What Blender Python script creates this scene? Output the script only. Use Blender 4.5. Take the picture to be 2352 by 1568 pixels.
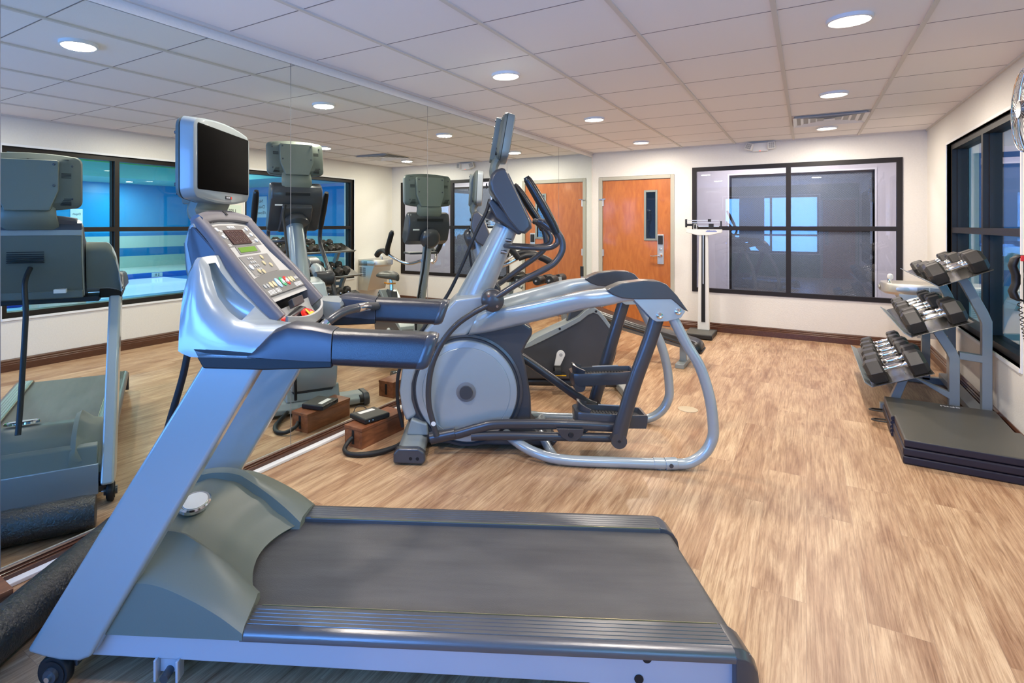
import bpy, bmesh, math, random
from math import sin, cos, pi, radians as R_
from mathutils import Vector, Matrix
random.seed(7)
for o in list(bpy.data.objects): bpy.data.objects.remove(o)
SC = bpy.context.scene
COL = SC.collection

# ------------------------------------------------------------------ camera
YAW = 0.5812
CAMZ = 1.389
cam = bpy.data.cameras.new('camera')
cam.sensor_width = 36.0
cam.lens = 36.0 * 1278.7 / 2352
cam.shift_x = (1176 - 1012.3) / 2352
cam.shift_y = -(784 - 514.9) / 2352
cam.clip_start = 0.05; cam.clip_end = 100
co = bpy.data.objects.new('camera', cam); COL.objects.link(co)
co.location = (0, 0, CAMZ); co.rotation_euler = (pi/2, 0, YAW)
SC.camera = co
# ------------------------------------------------------------------ view, world, light
SC.view_settings.view_transform = 'Standard'
SC.view_settings.look = 'None'
SC.view_settings.gamma = 1.0
SC.view_settings.use_curve_mapping = False
SC.view_settings.exposure = 0.10
W = bpy.data.worlds.new('world'); SC.world = W; W.use_nodes = True
bg = W.node_tree.nodes['Background']
bg.inputs[0].default_value = (0.20, 0.42, 1.0, 1); bg.inputs[1].default_value = 2.2
CEIL = 2.409
XM, XR, YF, YB = -2.6, 1.1, 7.98, -1.4     # mirror face, right wall, far wall, back wall
LAMPS = [(-1.73, y) for y in (1.52, 3.45, 5.36, 7.2)] + [(0.18, y) for y in (1.52, 3.45, 5.36, 7.2)]
LAMP_W = 25.0

def area(name, loc, rot, sx, sy, power, color, shape='RECTANGLE', spread=None):
    l = bpy.data.lights.new(name, 'AREA'); l.shape = shape; l.size = sx
    if shape == 'RECTANGLE': l.size_y = sy
    l.energy = power; l.color = color
    if spread: l.spread = spread
    o = bpy.data.objects.new(name, l); COL.objects.link(o); o.location = loc; o.rotation_euler = rot
    return o
# daylight entering by the window in the wall behind the camera
area('daylight', (-0.82, YB-0.12, 1.4), (R_(90), 0, 0), 2.2, 1.53, 178, (0.11, 0.345, 1.0))
# added blue light for the pool hall, in an unseen end-wall opening
area('pool_end_fill', (5.4, -3.05, 1.7), (R_(90), 0, 0), 7.2, 2.4, 300, (0.20, 0.55, 1.0))

# ------------------------------------------------------------------ materials
MATS = {}
def mat(name, col, rough=0.5, metal=0.0, spec=0.5, bump=0.0, bscale=200, var=0.0, vscale=6, coat=0.0, emit=None, es=0, trans=0, ior=1.45, aniso=None):
    m = bpy.data.materials.new(name); m.use_nodes = True
    nt = m.node_tree; b = nt.nodes['Principled BSDF']
    b.inputs['Base Color'].default_value = (*col, 1)
    b.inputs['Roughness'].default_value = rough; b.inputs['Metallic'].default_value = metal
    b.inputs['Specular IOR Level'].default_value = spec
    b.inputs['Coat Weight'].default_value = coat; b.inputs['Coat Roughness'].default_value = 0.08
    b.inputs['Transmission Weight'].default_value = trans; b.inputs['IOR'].default_value = ior
    if emit: b.inputs['Emission Color'].default_value = (*emit, 1); b.inputs['Emission Strength'].default_value = es
    tc = nt.nodes.new('ShaderNodeTexCoord')
    if var > 0:
        n = nt.nodes.new('ShaderNodeTexNoise'); n.inputs['Scale'].default_value = vscale; n.inputs['Detail'].default_value = 4
        nt.links.new(tc.outputs['Object'], n.inputs['Vector'])
        mx = nt.nodes.new('ShaderNodeMix'); mx.data_type = 'RGBA'
        mx.inputs[6].default_value = (*[c*(1-var) for c in col], 1); mx.inputs[7].default_value = (*[min(1, c*(1+var)) for c in col], 1)
        nt.links.new(n.outputs['Fac'], mx.inputs[0]); nt.links.new(mx.outputs[2], b.inputs['Base Color'])
    if bump > 0:
        n = nt.nodes.new('ShaderNodeTexNoise'); n.inputs['Scale'].default_value = bscale; n.inputs['Detail'].default_value = 3
        if aniso:
            mp = nt.nodes.new('ShaderNodeMapping'); mp.inputs['Scale'].default_value = aniso
            nt.links.new(tc.outputs['Object'], mp.inputs['Vector']); nt.links.new(mp.outputs[0], n.inputs['Vector'])
        else: nt.links.new(tc.outputs['Object'], n.inputs['Vector'])
        bp = nt.nodes.new('ShaderNodeBump'); bp.inputs['Strength'].default_value = bump; bp.inputs['Distance'].default_value = 0.002
        nt.links.new(n.outputs['Fac'], bp.inputs['Height']); nt.links.new(bp.outputs[0], b.inputs['Normal'])
    MATS[name] = m
    return m
def nodes(m): return m.node_tree.nodes, m.node_tree.links

M_wall = mat('wall_vinyl', (0.74, 0.71, 0.655), 0.42, bump=0.55, bscale=90, var=0.05, vscale=60)
M_wallp = mat('corridor_wall', (0.62, 0.60, 0.62), 0.6)
M_trim = mat('white_trim', (0.78, 0.78, 0.78), 0.35)
M_frame = mat('black_frame', (0.016, 0.012, 0.010), 0.45, spec=.35)
M_doorframe = mat('door_frame_paint', (0.42, 0.40, 0.33), 0.4)
M_chrome = mat('chrome', (0.78, 0.78, 0.78), 0.12, metal=1.0)
M_steel = mat('brushed_steel', (0.62, 0.60, 0.55), 0.40, metal=.85, bump=0.1, bscale=300, aniso=(1, 1, 0.05))
M_silver = mat('silver_paint', (0.36, 0.41, 0.435), 0.28, metal=0.3, coat=0.6)
M_silverg = mat('grey_plastic', (0.27, 0.30, 0.30), 0.42, metal=0.15, var=0.05, vscale=300, coat=0.2)
M_sage = mat('sage_plastic', (0.155, 0.175, 0.145), 0.42, var=0.05, vscale=300)
M_lilac = mat('frame_paint', (0.50, 0.50, 0.55), 0.33, metal=0.15, coat=0.3)
M_sageb = mat('dark_sage_plastic', (0.105, 0.122, 0.105), 0.42, var=0.05, vscale=300)
M_dark = mat('charcoal_plastic', (0.050, 0.052, 0.058), 0.30, var=0.06, vscale=300, coat=0.25)
M_darkm = mat('charcoal_paint', (0.060, 0.058, 0.062), 0.33, metal=0.3, coat=0.2)
M_black = mat('black_rubber', (0.012, 0.012, 0.013), 0.5)
M_grip = mat('grip_rubber', (0.008, 0.009, 0.016), 0.30, spec=1.0, bump=.35, bscale=520)
M_graph = mat('graphite', (0.045, 0.046, 0.058), .36, spec=1.0, metal=.3, bump=.15, bscale=900)
M_rim = mat('graphite_rim', (.12, .115, .13), .40, var=.15, vscale=600)
M_rail = mat('rail_aluminium', (0.15, 0.15, 0.155), 0.30, metal=0.6, bump=0.15, bscale=60, aniso=(0.3, 8, 8))
M_vinyl = mat('black_vinyl', (0.013, 0.013, 0.014), 0.28, bump=0.3, bscale=120)
M_matv = mat('mat_vinyl', (0.068, 0.066, 0.056), 0.36, bump=0.3, bscale=300)
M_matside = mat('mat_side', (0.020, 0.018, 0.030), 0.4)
M_hex = mat('hex_rubber', (0.045, 0.040, 0.036), 0.38, var=0.15, vscale=40)
M_rack = mat('rack_paint', (0.25, 0.29, 0.31), 0.35, metal=0.2)
M_shelf = mat('shelf_steel', (0.22, 0.21, 0.19), 0.20, metal=0.9)
M_screen = mat('screen_glass', (0.0008, 0.0008, 0.0008), 0.5, spec=0.02)
M_white = mat('white_plastic', (0.75, 0.74, 0.70), 0.4)
M_red = mat('red_plastic', (0.75, 0.03, 0.02), 0.2, coat=0.5)
M_yellow = mat('yellow_plastic', (0.9, 0.5, 0.02), 0.3)
M_orange = mat('orange_plastic', (0.75, 0.30, 0.04), 0.35)
M_blue = mat('blue_plastic', (0.01, 0.06, 0.55), 0.4)
M_seat = mat('saddle_vinyl', (0.055, 0.055, 0.048), 0.4)
M_panel = mat('keypad_panel', (0.17, 0.165, 0.16), 0.4)
M_panel2 = mat('control_panel', (0.10, 0.10, 0.10), 0.35)
M_bezel = mat('light_grey_bezel', (0.38, 0.38, 0.37), 0.38)
M_led = mat('led_window', (0.055, 0.025, 0.02), 0.15)
M_lcd = mat('lcd_window', (0.10, 0.22, 0.01), 0.3)
M_btnw = mat('white_button', (0.7, 0.7, 0.7), 0.3)
M_btng = mat('gold_button', (0.50, 0.42, 0.25), 0.35)
M_btngr = mat('green_button', (0.02, 0.38, 0.14), 0.3)
M_btnb = mat('light_blue_button', (0.30, 0.52, 0.75), 0.3)
M_print = mat('white_print', (0.8, 0.8, 0.8), 0.5)
M_dprint = mat('dark_print', (0.02, 0.02, 0.025), 0.5)
M_bluep = mat('blue_print', (0.03, 0.08, 0.45), 0.5)
M_sign = mat('sign_face', (0.75, 0.80, 0.82), 0.5)
M_poolblue = mat('pool_blue_wall', (0.02, 0.30, 0.62), 0.6)
M_poolceil = mat('pool_ceiling', (0.08, 0.50, 0.05), 0.7)
M_poolsoff = mat('pool_soffit', (0.28, 0.62, 0.62), 0.7)
M_pooldeck = mat('pool_deck', (0.55, 0.60, 0.56), 0.4)
M_carpet = mat('corridor_floor', (0.10, 0.10, 0.12), 0.9)
M_green = mat('green_wall', (0.10, 0.22, 0.13), 0.7)
M_curtain = mat('window_blind', (0.30, 0.50, 0.80), 0.8)
M_gap = mat('dark_gap', (0.006, 0.006, 0.007), 0.6)
M_lamp = mat('lamp_diffuser', (1, 1, 1), 0.5, emit=(1.0, 0.93, 0.80), es=14)
M_ledred = mat('red_indicator', (0.8, 0.05, 0.02), 0.4, emit=(1, 0.08, 0.03), es=2.5)

# mirror: silvered glass with the faint green of its glass
M_mirror = mat('mirror_glass', (0.80, 0.865, 0.825), 0.0, metal=1.0)
# window glass: clear pane that reflects by its angle
def glassmat(name, tint, refl):
    m = bpy.data.materials.new(name); m.use_nodes = True; nt = m.node_tree
    for n in list(nt.nodes): nt.nodes.remove(n)
    out = nt.nodes.new('ShaderNodeOutputMaterial'); mx = nt.nodes.new('ShaderNodeMixShader')
    t = nt.nodes.new('ShaderNodeBsdfTransparent'); t.inputs[0].default_value = (*tint, 1)
    g = nt.nodes.new('ShaderNodeBsdfGlossy'); g.inputs['Roughness'].default_value = 0.0
    fr = nt.nodes.new('ShaderNodeFresnel'); 
    ge = nt.nodes.new('ShaderNodeNewGeometry'); e1 = nt.nodes.new('ShaderNodeMath'); e1.operation = 'MULTIPLY_ADD'; e1.inputs[1].default_value = -2; e1.inputs[2].default_value = 1
    e2 = nt.nodes.new('ShaderNodeMath'); e2.operation = 'POWER'; e2.inputs[0].default_value = refl      # same index from either side of the thin pane
    nt.links.new(ge.outputs['Backfacing'], e1.inputs[0]); nt.links.new(e1.outputs[0], e2.inputs[1]); nt.links.new(e2.outputs[0], fr.inputs['IOR'])
    nt.links.new(fr.outputs[0], mx.inputs[0]); nt.links.new(t.outputs[0], mx.inputs[1]); nt.links.new(g.outputs[0], mx.inputs[2])
    nt.links.new(mx.outputs[0], out.inputs[0]); return m
M_glass = glassmat('window_glass', (0.94, 0.965, 0.965), 1.52)
M_glassf = glassmat('corridor_window_glass', (0.90, 0.90, 0.93), 1.62)
M_glassd = glassmat('vision_glass', (0.25, 0.32, 0.38), 1.7)
def wired():
    m = mat('wired_glass', (0.20, 0.23, 0.27), 0.12, trans=0.0, spec=.6); N, L = nodes(m)
    geo = N.new('ShaderNodeNewGeometry'); mp = N.new('ShaderNodeMapping'); mp.inputs['Rotation'].default_value = (0, R_(45), 0); L.new(geo.outputs['Position'], mp.inputs[0])
    sep = N.new('ShaderNodeSeparateXYZ'); L.new(mp.outputs[0], sep.inputs[0]); w = []
    for k in ('X', 'Z'):
        a = N.new('ShaderNodeMath'); a.operation = 'PINGPONG'; a.inputs[1].default_value = .011; L.new(sep.outputs[k], a.inputs[0])
        c = N.new('ShaderNodeMath'); c.operation = 'LESS_THAN'; c.inputs[1].default_value = .0012; L.new(a.outputs[0], c.inputs[0]); w.append(c)
    mxm = N.new('ShaderNodeMath'); mxm.operation = 'MAXIMUM'; L.new(w[0].outputs[0], mxm.inputs[0]); L.new(w[1].outputs[0], mxm.inputs[1])
    al = N.new('ShaderNodeMath'); al.operation = 'MULTIPLY_ADD'; al.inputs[1].default_value = .45; al.inputs[2].default_value = .45; L.new(mxm.outputs[0], al.inputs[0])
    L.new(al.outputs[0], N['Principled BSDF'].inputs['Alpha']); return m
M_wired = wired()

def wood_floor():
    m = mat('vinyl_plank', (0.5, 0.35, 0.22), 0.36); N, L = nodes(m); b = N['Principled BSDF']
    geo = N.new('ShaderNodeNewGeometry'); sep = N.new('ShaderNodeSeparateXYZ'); L.new(geo.outputs['Position'], sep.inputs[0])
    cmb = N.new('ShaderNodeCombineXYZ'); L.new(sep.outputs['Y'], cmb.inputs['X']); L.new(sep.outputs['X'], cmb.inputs['Y'])
    def brick(c1, c2):
        br = N.new('ShaderNodeTexBrick'); br.offset = 0.37; br.offset_frequency = 2; br.squash = 1
        br.inputs['Scale'].default_value = 1; br.inputs['Brick Width'].default_value = 1.22; br.inputs['Row Height'].default_value = 0.178
        br.inputs['Mortar Size'].default_value = 0.0009; br.inputs['Mortar Smooth'].default_value = 0.3; br.inputs['Bias'].default_value = 0
        br.inputs['Color1'].default_value = c1; br.inputs['Color2'].default_value = c2; br.inputs['Mortar'].default_value = (0.10, 0.06, 0.04, 1)
        L.new(cmb.outputs[0], br.inputs['Vector']); return br
    br = brick((0.0, 0, 0, 1), (1, 1, 1, 1))
    wn = N.new('ShaderNodeTexWhiteNoise'); wn.noise_dimensions = '3D'; L.new(br.outputs['Color'], wn.inputs['Vector'])
    # per-plank offset of the grain
    off = N.new('ShaderNodeVectorMath'); off.operation = 'SCALE'; L.new(wn.outputs['Color'], off.inputs[0]); off.inputs['Scale'].default_value = 30
    add = N.new('ShaderNodeVectorMath'); add.operation = 'ADD'; L.new(geo.outputs['Position'], add.inputs[0]); L.new(off.outputs[0], add.inputs[1])
    def noise(sc, scale3, det=6, dist=0.0, rough=.6):
        mp = N.new('ShaderNodeMapping'); mp.inputs['Scale'].default_value = scale3; L.new(add.outputs[0], mp.inputs[0])
        n = N.new('ShaderNodeTexNoise'); n.inputs['Scale'].default_value = sc; n.inputs['Detail'].default_value = det
        n.inputs['Distortion'].default_value = dist; n.inputs['Roughness'].default_value = rough; L.new(mp.outputs[0], n.inputs['Vector']); return n
    n1 = noise(1.0, (5.5, 1.1, 1), 5, 0.8)
    n2 = noise(1.0, (150, 4.0, 1), 6, 0.6, .7)
    n3 = noise(1.0, (24, 1.9, 1), 5, 1.8)
    ramp = N.new('ShaderNodeValToRGB'); e = ramp.color_ramp.elements
    e[0].position = 0.30; e[0].color = (0.31, 0.165, 0.088, 1); e[1].position = 0.72; e[1].color = (0.62, 0.45, 0.285, 1)
    el = ramp.color_ramp.elements.new(0.5); el.color = (0.49, 0.325, 0.195, 1)
    a1 = N.new('ShaderNodeMath'); a1.operation = 'MULTIPLY_ADD'; a1.inputs[1].default_value = 0.10; L.new(br.outputs['Color'], a1.inputs[0]); 
    a2 = N.new('ShaderNodeMath'); a2.operation = 'MULTIPLY'; a2.inputs[1].default_value = 0.90; L.new(n1.outputs['Fac'], a2.inputs[0]); L.new(a2.outputs[0], a1.inputs[2])
    L.new(a1.outputs[0], ramp.inputs[0])
    r2 = N.new('ShaderNodeValToRGB'); r2.color_ramp.elements[0].position = 0.34; r2.color_ramp.elements[0].color = (0.62, 0.54, 0.48, 1)
    r2.color_ramp.elements[1].position = 0.58; r2.color_ramp.elements[1].color = (1.06, 1.06, 1.06, 1); L.new(n2.outputs['Fac'], r2.inputs[0])
    r3 = N.new('ShaderNodeValToRGB'); r3.color_ramp.elements[0].position = 0.33; r3.color_ramp.elements[0].color = (0.74, 0.65, 0.60, 1)
    r3.color_ramp.elements[1].position = 0.60; r3.color_ramp.elements[1].color = (1.05, 1.05, 1.05, 1); L.new(n3.outputs['Fac'], r3.inputs[0])
    def mul(a, bb):
        mx = N.new('ShaderNodeMix'); mx.data_type = 'RGBA'; mx.blend_type = 'MULTIPLY'; mx.inputs[0].default_value = 1
        L.new(a, mx.inputs[6]); L.new(bb, mx.inputs[7]); return mx.outputs[2]
    c = mul(mul(ramp.outputs[0], r2.outputs[0]), r3.outputs[0])
    mo = N.new('ShaderNodeMix'); mo.data_type = 'RGBA'; L.new(br.outputs['Fac'], mo.inputs[0]); L.new(c, mo.inputs[6]); mo.inputs[7].default_value = (0.30, 0.19, 0.12, 1)
    L.new(mo.outputs[2], b.inputs['Base Color'])
    bp = N.new('ShaderNodeBump'); bp.inputs['Strength'].default_value = 0.12; bp.inputs['Distance'].default_value = 0.001
    L.new(n2.outputs['Fac'], bp.inputs['Height']); L.new(bp.outputs[0], b.inputs['Normal'])
    b.inputs['Roughness'].default_value = 0.38; return m
M_floor = wood_floor()

def stripe_wood(name, c1, c2, scale, rough=0.35, axis=(1, 1, 1), coat=0.2):
    m = mat(name, c1, rough, coat=coat); N, L = nodes(m); b = N['Principled BSDF']
    tc = N.new('ShaderNodeTexCoord'); mp = N.new('ShaderNodeMapping'); mp.inputs['Scale'].default_value = axis; L.new(tc.outputs['Object'], mp.inputs[0])
    n = N.new('ShaderNodeTexNoise'); n.inputs['Scale'].default_value = scale; n.inputs['Detail'].default_value = 6; n.inputs['Distortion'].default_value = 1.2
    L.new(mp.outputs[0], n.inputs['Vector'])
    r = N.new('ShaderNodeValToRGB'); r.color_ramp.elements[0].position = .35; r.color_ramp.elements[1].position = .65
    r.color_ramp.elements[0].color = (*c1, 1); r.color_ramp.elements[1].color = (*c2, 1)
    L.new(n.outputs['Fac'], r.inputs[0]); L.new(r.outputs[0], b.inputs['Base Color']); return m
M_base = stripe_wood('baseboard_wood', (0.060, 0.022, 0.012), (0.110, 0.042, 0.022), 6, 0.3, (6, 1, 30))
M_cherry = stripe_wood('cherry_box', (0.17, 0.055, 0.022), (0.27, 0.095, 0.038), 5, 0.38, (6, 1, 6))
M_door = stripe_wood('door_veneer', (0.40, 0.115, 0.024), (0.51, 0.165, 0.038), 5, 0.35, (3, 3, .7))

def tile_mat():
    m = mat('ceiling_tile', (0.86, 0.83, 0.83), 0.75, bump=0.25, bscale=260); return m
M_tile = tile_mat()
M_gapshade = mat('tile_gap_shade', (0.24, 0.22, 0.22), 0.6)  # shade of the gaps between tiles, put into the cross bar colour
M_tbar = mat('tee_bar', (0.66, 0.62, 0.57), 0.5)

def belt_mat():
    m = mat('belt_rubber', (0.075, 0.073, 0.075), 0.5); N, L = nodes(m); b = N['Principled BSDF']
    tc = N.new('ShaderNodeTexCoord'); ck = N.new('ShaderNodeTexVoronoi'); ck.inputs['Scale'].default_value = 260; L.new(tc.outputs['Object'], ck.inputs['Vector'])
    bp = N.new('ShaderNodeBump'); bp.inputs['Strength'].default_value = 0.5; bp.inputs['Distance'].default_value = 0.001
    L.new(ck.outputs['Distance'], bp.inputs['Height']); L.new(bp.outputs[0], b.inputs['Normal'])
    n = N.new('ShaderNodeTexNoise'); n.inputs['Scale'].default_value = 3; n.inputs['Detail'].default_value = 3
    mp = N.new('ShaderNodeMapping'); mp.inputs['Scale'].default_value = (1, 6, 1); L.new(tc.outputs['Object'], mp.inputs[0]); L.new(mp.outputs[0], n.inputs['Vector'])
    r = N.new('ShaderNodeValToRGB'); r.color_ramp.elements[0].position = .3; r.color_ramp.elements[1].position = .7
    r.color_ramp.elements[0].color = (0.060, 0.058, 0.060, 1); r.color_ramp.elements[1].color = (0.092, 0.088, 0.088, 1)
    L.new(n.outputs['Fac'], r.inputs[0]); L.new(r.outputs[0], b.inputs['Base Color']); return m
M_belt = belt_mat()
M_foam = mat('foam_roll', (0.020, 0.020, 0.019), 0.30, spec=.9, bump=1.0, bscale=110)
for n_ in M_foam.node_tree.nodes:
    if n_.type == 'BUMP': n_.inputs['Distance'].default_value = .006

def pool_tile():
    m = mat('pool_tile_wall', (0.5, 0.6, 0.6), 0.4); N, L = nodes(m); b = N['Principled BSDF']
    geo = N.new('ShaderNodeNewGeometry'); sep = N.new('ShaderNodeSeparateXYZ'); L.new(geo.outputs['Position'], sep.inputs[0])
    r = N.new('ShaderNodeValToRGB'); r.color_ramp.interpolation = 'CONSTANT'
    mp = N.new('ShaderNodeMath'); mp.operation = 'DIVIDE'; mp.inputs[1].default_value = 3.0; L.new(sep.outputs['Z'], mp.inputs[0]); L.new(mp.outputs[0], r.inputs[0])
    E = r.color_ramp.elements; E[0].position = 0; E[0].color = (0.42, 0.55, 0.50, 1)
    E[1].position = 0.115; E[1].color = (0.0, 0.18, 0.45, 1)
    x = E.new(0.205); x.color = (0.50, 0.62, 0.58, 1)
    x = E.new(0.335); x.color = (0.0, 0.20, 0.50, 1)
    x = E.new(0.37); x.color = (0.02, 0.30, 0.62, 1)
    L.new(r.outputs[0], b.inputs['Base Color']); return m
M_ptile = pool_tile()
M_water = mat('pool_water', (0.16, 0.38, 0.80), 0.08, bump=0.4, bscale=3, emit=(0.30, 0.55, 1.0), es=0.0)
M_coping = mat('pool_coping', (0.02, 0.15, 0.60), 0.35)

# ------------------------------------------------------------------ mesh building
def cr(pts, n=6, closed=False):
    """Catmull-Rom through 3D (or 2D) points"""
    P = [Vector(p) for p in pts]; out = []; N_ = len(P)
    rng = range(N_) if closed else range(N_-1)
    for i in rng:
        p1, p2 = P[i], P[(i+1) % N_]
        p0 = P[i-1] if (i > 0 or closed) else p1*2-p2
        p3 = P[(i+2) % N_] if (i+2 < N_ or closed) else p2*2-p1
        for k in range(n):
            t = k/n
            out.append(0.5*((2*p1)+(p2-p0)*t+(2*p0-5*p1+4*p2-p3)*t*t+(3*p1-p0-3*p2+p3)*t**3))
    if not closed: out.append(P[-1])
    return out

class MB:
    def __init__(s): s.bm = bmesh.new(); s.mi = 0
    def _f(s, vs):
        try:
            f = s.bm.faces.new(vs); f.material_index = s.mi; return f
        except ValueError: return None
    def box(s, x0, x1, y0, y1, z0, z1, M=None):
        v = [s.bm.verts.new((x, y, z)) for x in (x0, x1) for y in (y0, y1) for z in (z0, z1)]
        for q in ((0,1,3,2),(4,6,7,5),(0,4,5,1),(2,3,7,6),(0,2,6,4),(1,5,7,3)): s._f([v[i] for i in q])
        if M is not None: bmesh.ops.transform(s.bm, matrix=M, verts=v)
        return s
    def prism(s, pts, a, b, ax='y', M=None):
        def P(p, h):
            return {'y': (p[0], h, p[1]), 'x': (h, p[0], p[1]), 'z': (p[0], p[1], h)}[ax]
        A = [s.bm.verts.new(P(p, a)) for p in pts]; Bv = [s.bm.verts.new(P(p, b)) for p in pts]
        n = len(pts); s._f(A); s._f(Bv[::-1])
        for i in range(n): s._f([A[i], Bv[i], Bv[(i+1) % n], A[(i+1) % n]])
        if M is not None: bmesh.ops.transform(s.bm, matrix=M, verts=A+Bv)
        return s
    def loft(s, rings, caps=True, closed=False):
        V = [[s.bm.verts.new(p) for p in r] for r in rings]; n = len(rings[0])
        for a, b in zip(V, V[1:]+([V[0]] if closed else [])):
            for i in range(n): s._f([a[i], a[(i+1) % n], b[(i+1) % n], b[i]])
        if caps and not closed: s._f(V[0][::-1]); s._f(V[-1])
        return s
    def tube(s, path, r, n=14, closed=False, sec=None, up=None, caps=True):
        """r: number or list; sec: (a,b) ellipse factors; up keeps the section upright"""
        P = [Vector(p) for p in path]; N_ = len(P); rings = []
        T = []
        for i in range(N_):
            if closed: d = P[(i+1) % N_]-P[i-1]
            else: d = P[min(i+1, N_-1)]-P[max(i-1, 0)]
            T.append(d.normalized())
        nrm = Vector(up) if up else (Vector((0, 0, 1)) if abs(T[0].z) < 0.9 else Vector((1, 0, 0)))
        for i in range(N_):
            if up: nrm = Vector(up)
            u = (nrm - T[i]*nrm.dot(T[i])).normalized(); nrm = u; w = T[i].cross(u)
            rr = r[i] if isinstance(r, (list, tuple)) else r
            a, b = sec if sec else (1, 1)
            rings.append([P[i]+u*(cos(2*pi*k/n)*rr*a)+w*(sin(2*pi*k/n)*rr*b) for k in range(n)])
        return s.loft(rings, caps, closed)
    def cyl(s, p0, p1, r0, r1=None, n=24):
        return s.tube([p0, p1], [r0, r0 if r1 is None else r1], n)
    def lathe(s, prof, c, axis='z', n=32, caps=True):
        """prof: (radius, height) pairs"""
        rings = []
        for r, h in prof:
            ring = []
            for k in range(n):
                a = 2*pi*k/n; q = (cos(a)*r, sin(a)*r)
                ring.append({'z': (c[0]+q[0], c[1]+q[1], c[2]+h), 'y': (c[0]+q[0], c[1]+h, c[2]+q[1]), 'x': (c[0]+h, c[1]+q[0], c[2]+q[1])}[axis])
            rings.append(ring)
        return s.loft(rings, caps)
    def xf(s, M): bmesh.ops.transform(s.bm, matrix=M, verts=s.bm.verts[:]); return s
    def obj(s, name, m, parent=None, bev=0, seg=2, sub=0, smooth=38):
        bmesh.ops.recalc_face_normals(s.bm, faces=s.bm.faces[:])
        me = bpy.data.meshes.new(name); s.bm.to_mesh(me); s.bm.free()
        for k in (m if isinstance(m, (list, tuple)) else [m]): me.materials.append(k)
        o = bpy.data.objects.new(name, me); COL.objects.link(o)
        if parent: o.parent = parent
        if smooth and not (bev == 0 and len(me.polygons) < 7):
            me.polygons.foreach_set('use_smooth', [True]*len(me.polygons)); me.set_sharp_from_angle(angle=R_(smooth))
        if sub:
            md = o.modifiers.new('sub', 'SUBSURF'); md.levels = sub; md.render_levels = sub
        if bev:
            md = o.modifiers.new('bevel', 'BEVEL'); md.width = bev; md.segments = seg; md.limit_method = 'ANGLE'; md.angle_limit = R_(28)
            md.harden_normals = True
            me.polygons.foreach_set('use_smooth', [True]*len(me.polygons))
        return o
def thing(name, label, cat, loc=(0, 0, 0), rz=0, group=None):
    o = bpy.data.objects.new(name, None); COL.objects.link(o); o.empty_display_size = .1
    o.location = loc; o.rotation_euler = (0, 0, rz); return tag(o, label, cat, group)
def tag(o, label, cat, group=None, kind=None):
    o['label'] = label; o['category'] = cat
    if group: o['group'] = group
    if kind: o['kind'] = kind
    return o
def struct(o): o['kind'] = 'structure'; return o
def cut(o, mb):
    """carve the closed shape mb out of object o (applied at once, nothing left over)"""
    bmesh.ops.recalc_face_normals(mb.bm, faces=mb.bm.faces[:])
    me = bpy.data.meshes.new('c'); mb.bm.to_mesh(me); mb.bm.free(); c = bpy.data.objects.new('c', me); COL.objects.link(c)
    if o.parent: c.parent = o.parent
    specs = [(m.width, m.segments) for m in o.modifiers if m.type == 'BEVEL']; o.modifiers.clear()
    md = o.modifiers.new('cut', 'BOOLEAN'); md.operation = 'DIFFERENCE'; md.solver = 'EXACT'; md.object = c
    bpy.context.view_layer.update(); dg = bpy.context.evaluated_depsgraph_get(); dg.update()
    nm = bpy.data.meshes.new_from_object(o.evaluated_get(dg)); o.modifiers.clear()
    for w_, s_ in specs:
        md = o.modifiers.new('bevel', 'BEVEL'); md.width = w_; md.segments = s_; md.limit_method = 'ANGLE'; md.angle_limit = R_(28); md.harden_normals = True
    o.data = nm; nm.polygons.foreach_set('use_smooth', [True]*len(nm.polygons)); nm.set_sharp_from_angle(angle=R_(40))
    bpy.data.objects.remove(c); return o
def dup(root, label, loc=None, rz=None, group=None, scale=None):
    r = root.copy(); COL.objects.link(r)
    if loc is not None: r.location = loc
    if rz is not None: r.rotation_euler = (0, 0, rz)
    if scale is not None: r.scale = scale
    r['label'] = label
    if group: r['group'] = group
    for ch in list(root.children):
        c = ch.copy(); COL.objects.link(c); c.parent = r
        for g in list(ch.children):
            d = g.copy(); COL.objects.link(d); d.parent = c
    return r
def text(s, size, m, parent, M, name='lettering', ext=0.0004, align='CENTER'):
    cu = bpy.data.curves.new(name, 'FONT'); cu.body = s; cu.size = size; cu.extrude = ext; cu.align_x = align; cu.align_y = 'CENTER'
    t = bpy.data.objects.new(name, cu); COL.objects.link(t)
    dg = bpy.context.evaluated_depsgraph_get(); dg.update()
    me = bpy.data.meshes.new_from_object(t.evaluated_get(dg))
    bpy.data.objects.remove(t); me.transform(M); me.materials.clear(); me.materials.append(m)
    o = bpy.data.objects.new(name, me); COL.objects.link(o)
    if parent: o.parent = parent
    return o
def basis(o, x, y, z=None):
    """matrix with columns x, y and their cross product, at origin o"""
    x = Vector(x).normalized(); y = Vector(y).normalized(); z = x.cross(y)
    return Matrix(((x.x, y.x, z.x, o[0]), (x.y, y.y, z.y, o[1]), (x.z, y.z, z.z, o[2]), (0, 0, 0, 1)))
def rrect(hx, hy, r, n=5, bulge=0.0):
    """rounded rectangle outline, long sides can bulge"""
    pts = []
    for cx_, cy_, a0 in ((hx-r, hy-r, 0), (-hx+r, hy-r, 90), (-hx+r, -hy+r, 180), (hx-r, -hy+r, 270)):
        for k in range(n+1):
            a = R_(a0+90*k/n); pts.append([cx_+r*cos(a), cy_+r*sin(a)])
        if bulge and a0 in (0, 180):
            sgn = 1 if a0 == 0 else -1
            for k in range(1, 6):
                t = k/6; pts.append([sgn*(hx-r)*(1-2*t), sgn*hy])
    if bulge:
        for p in pts: p[1] += (1 if p[1] > 0 else -1)*bulge*(1-(p[0]/hx)**2) if abs(p[1]) > hy-r else 0
    return pts
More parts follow.
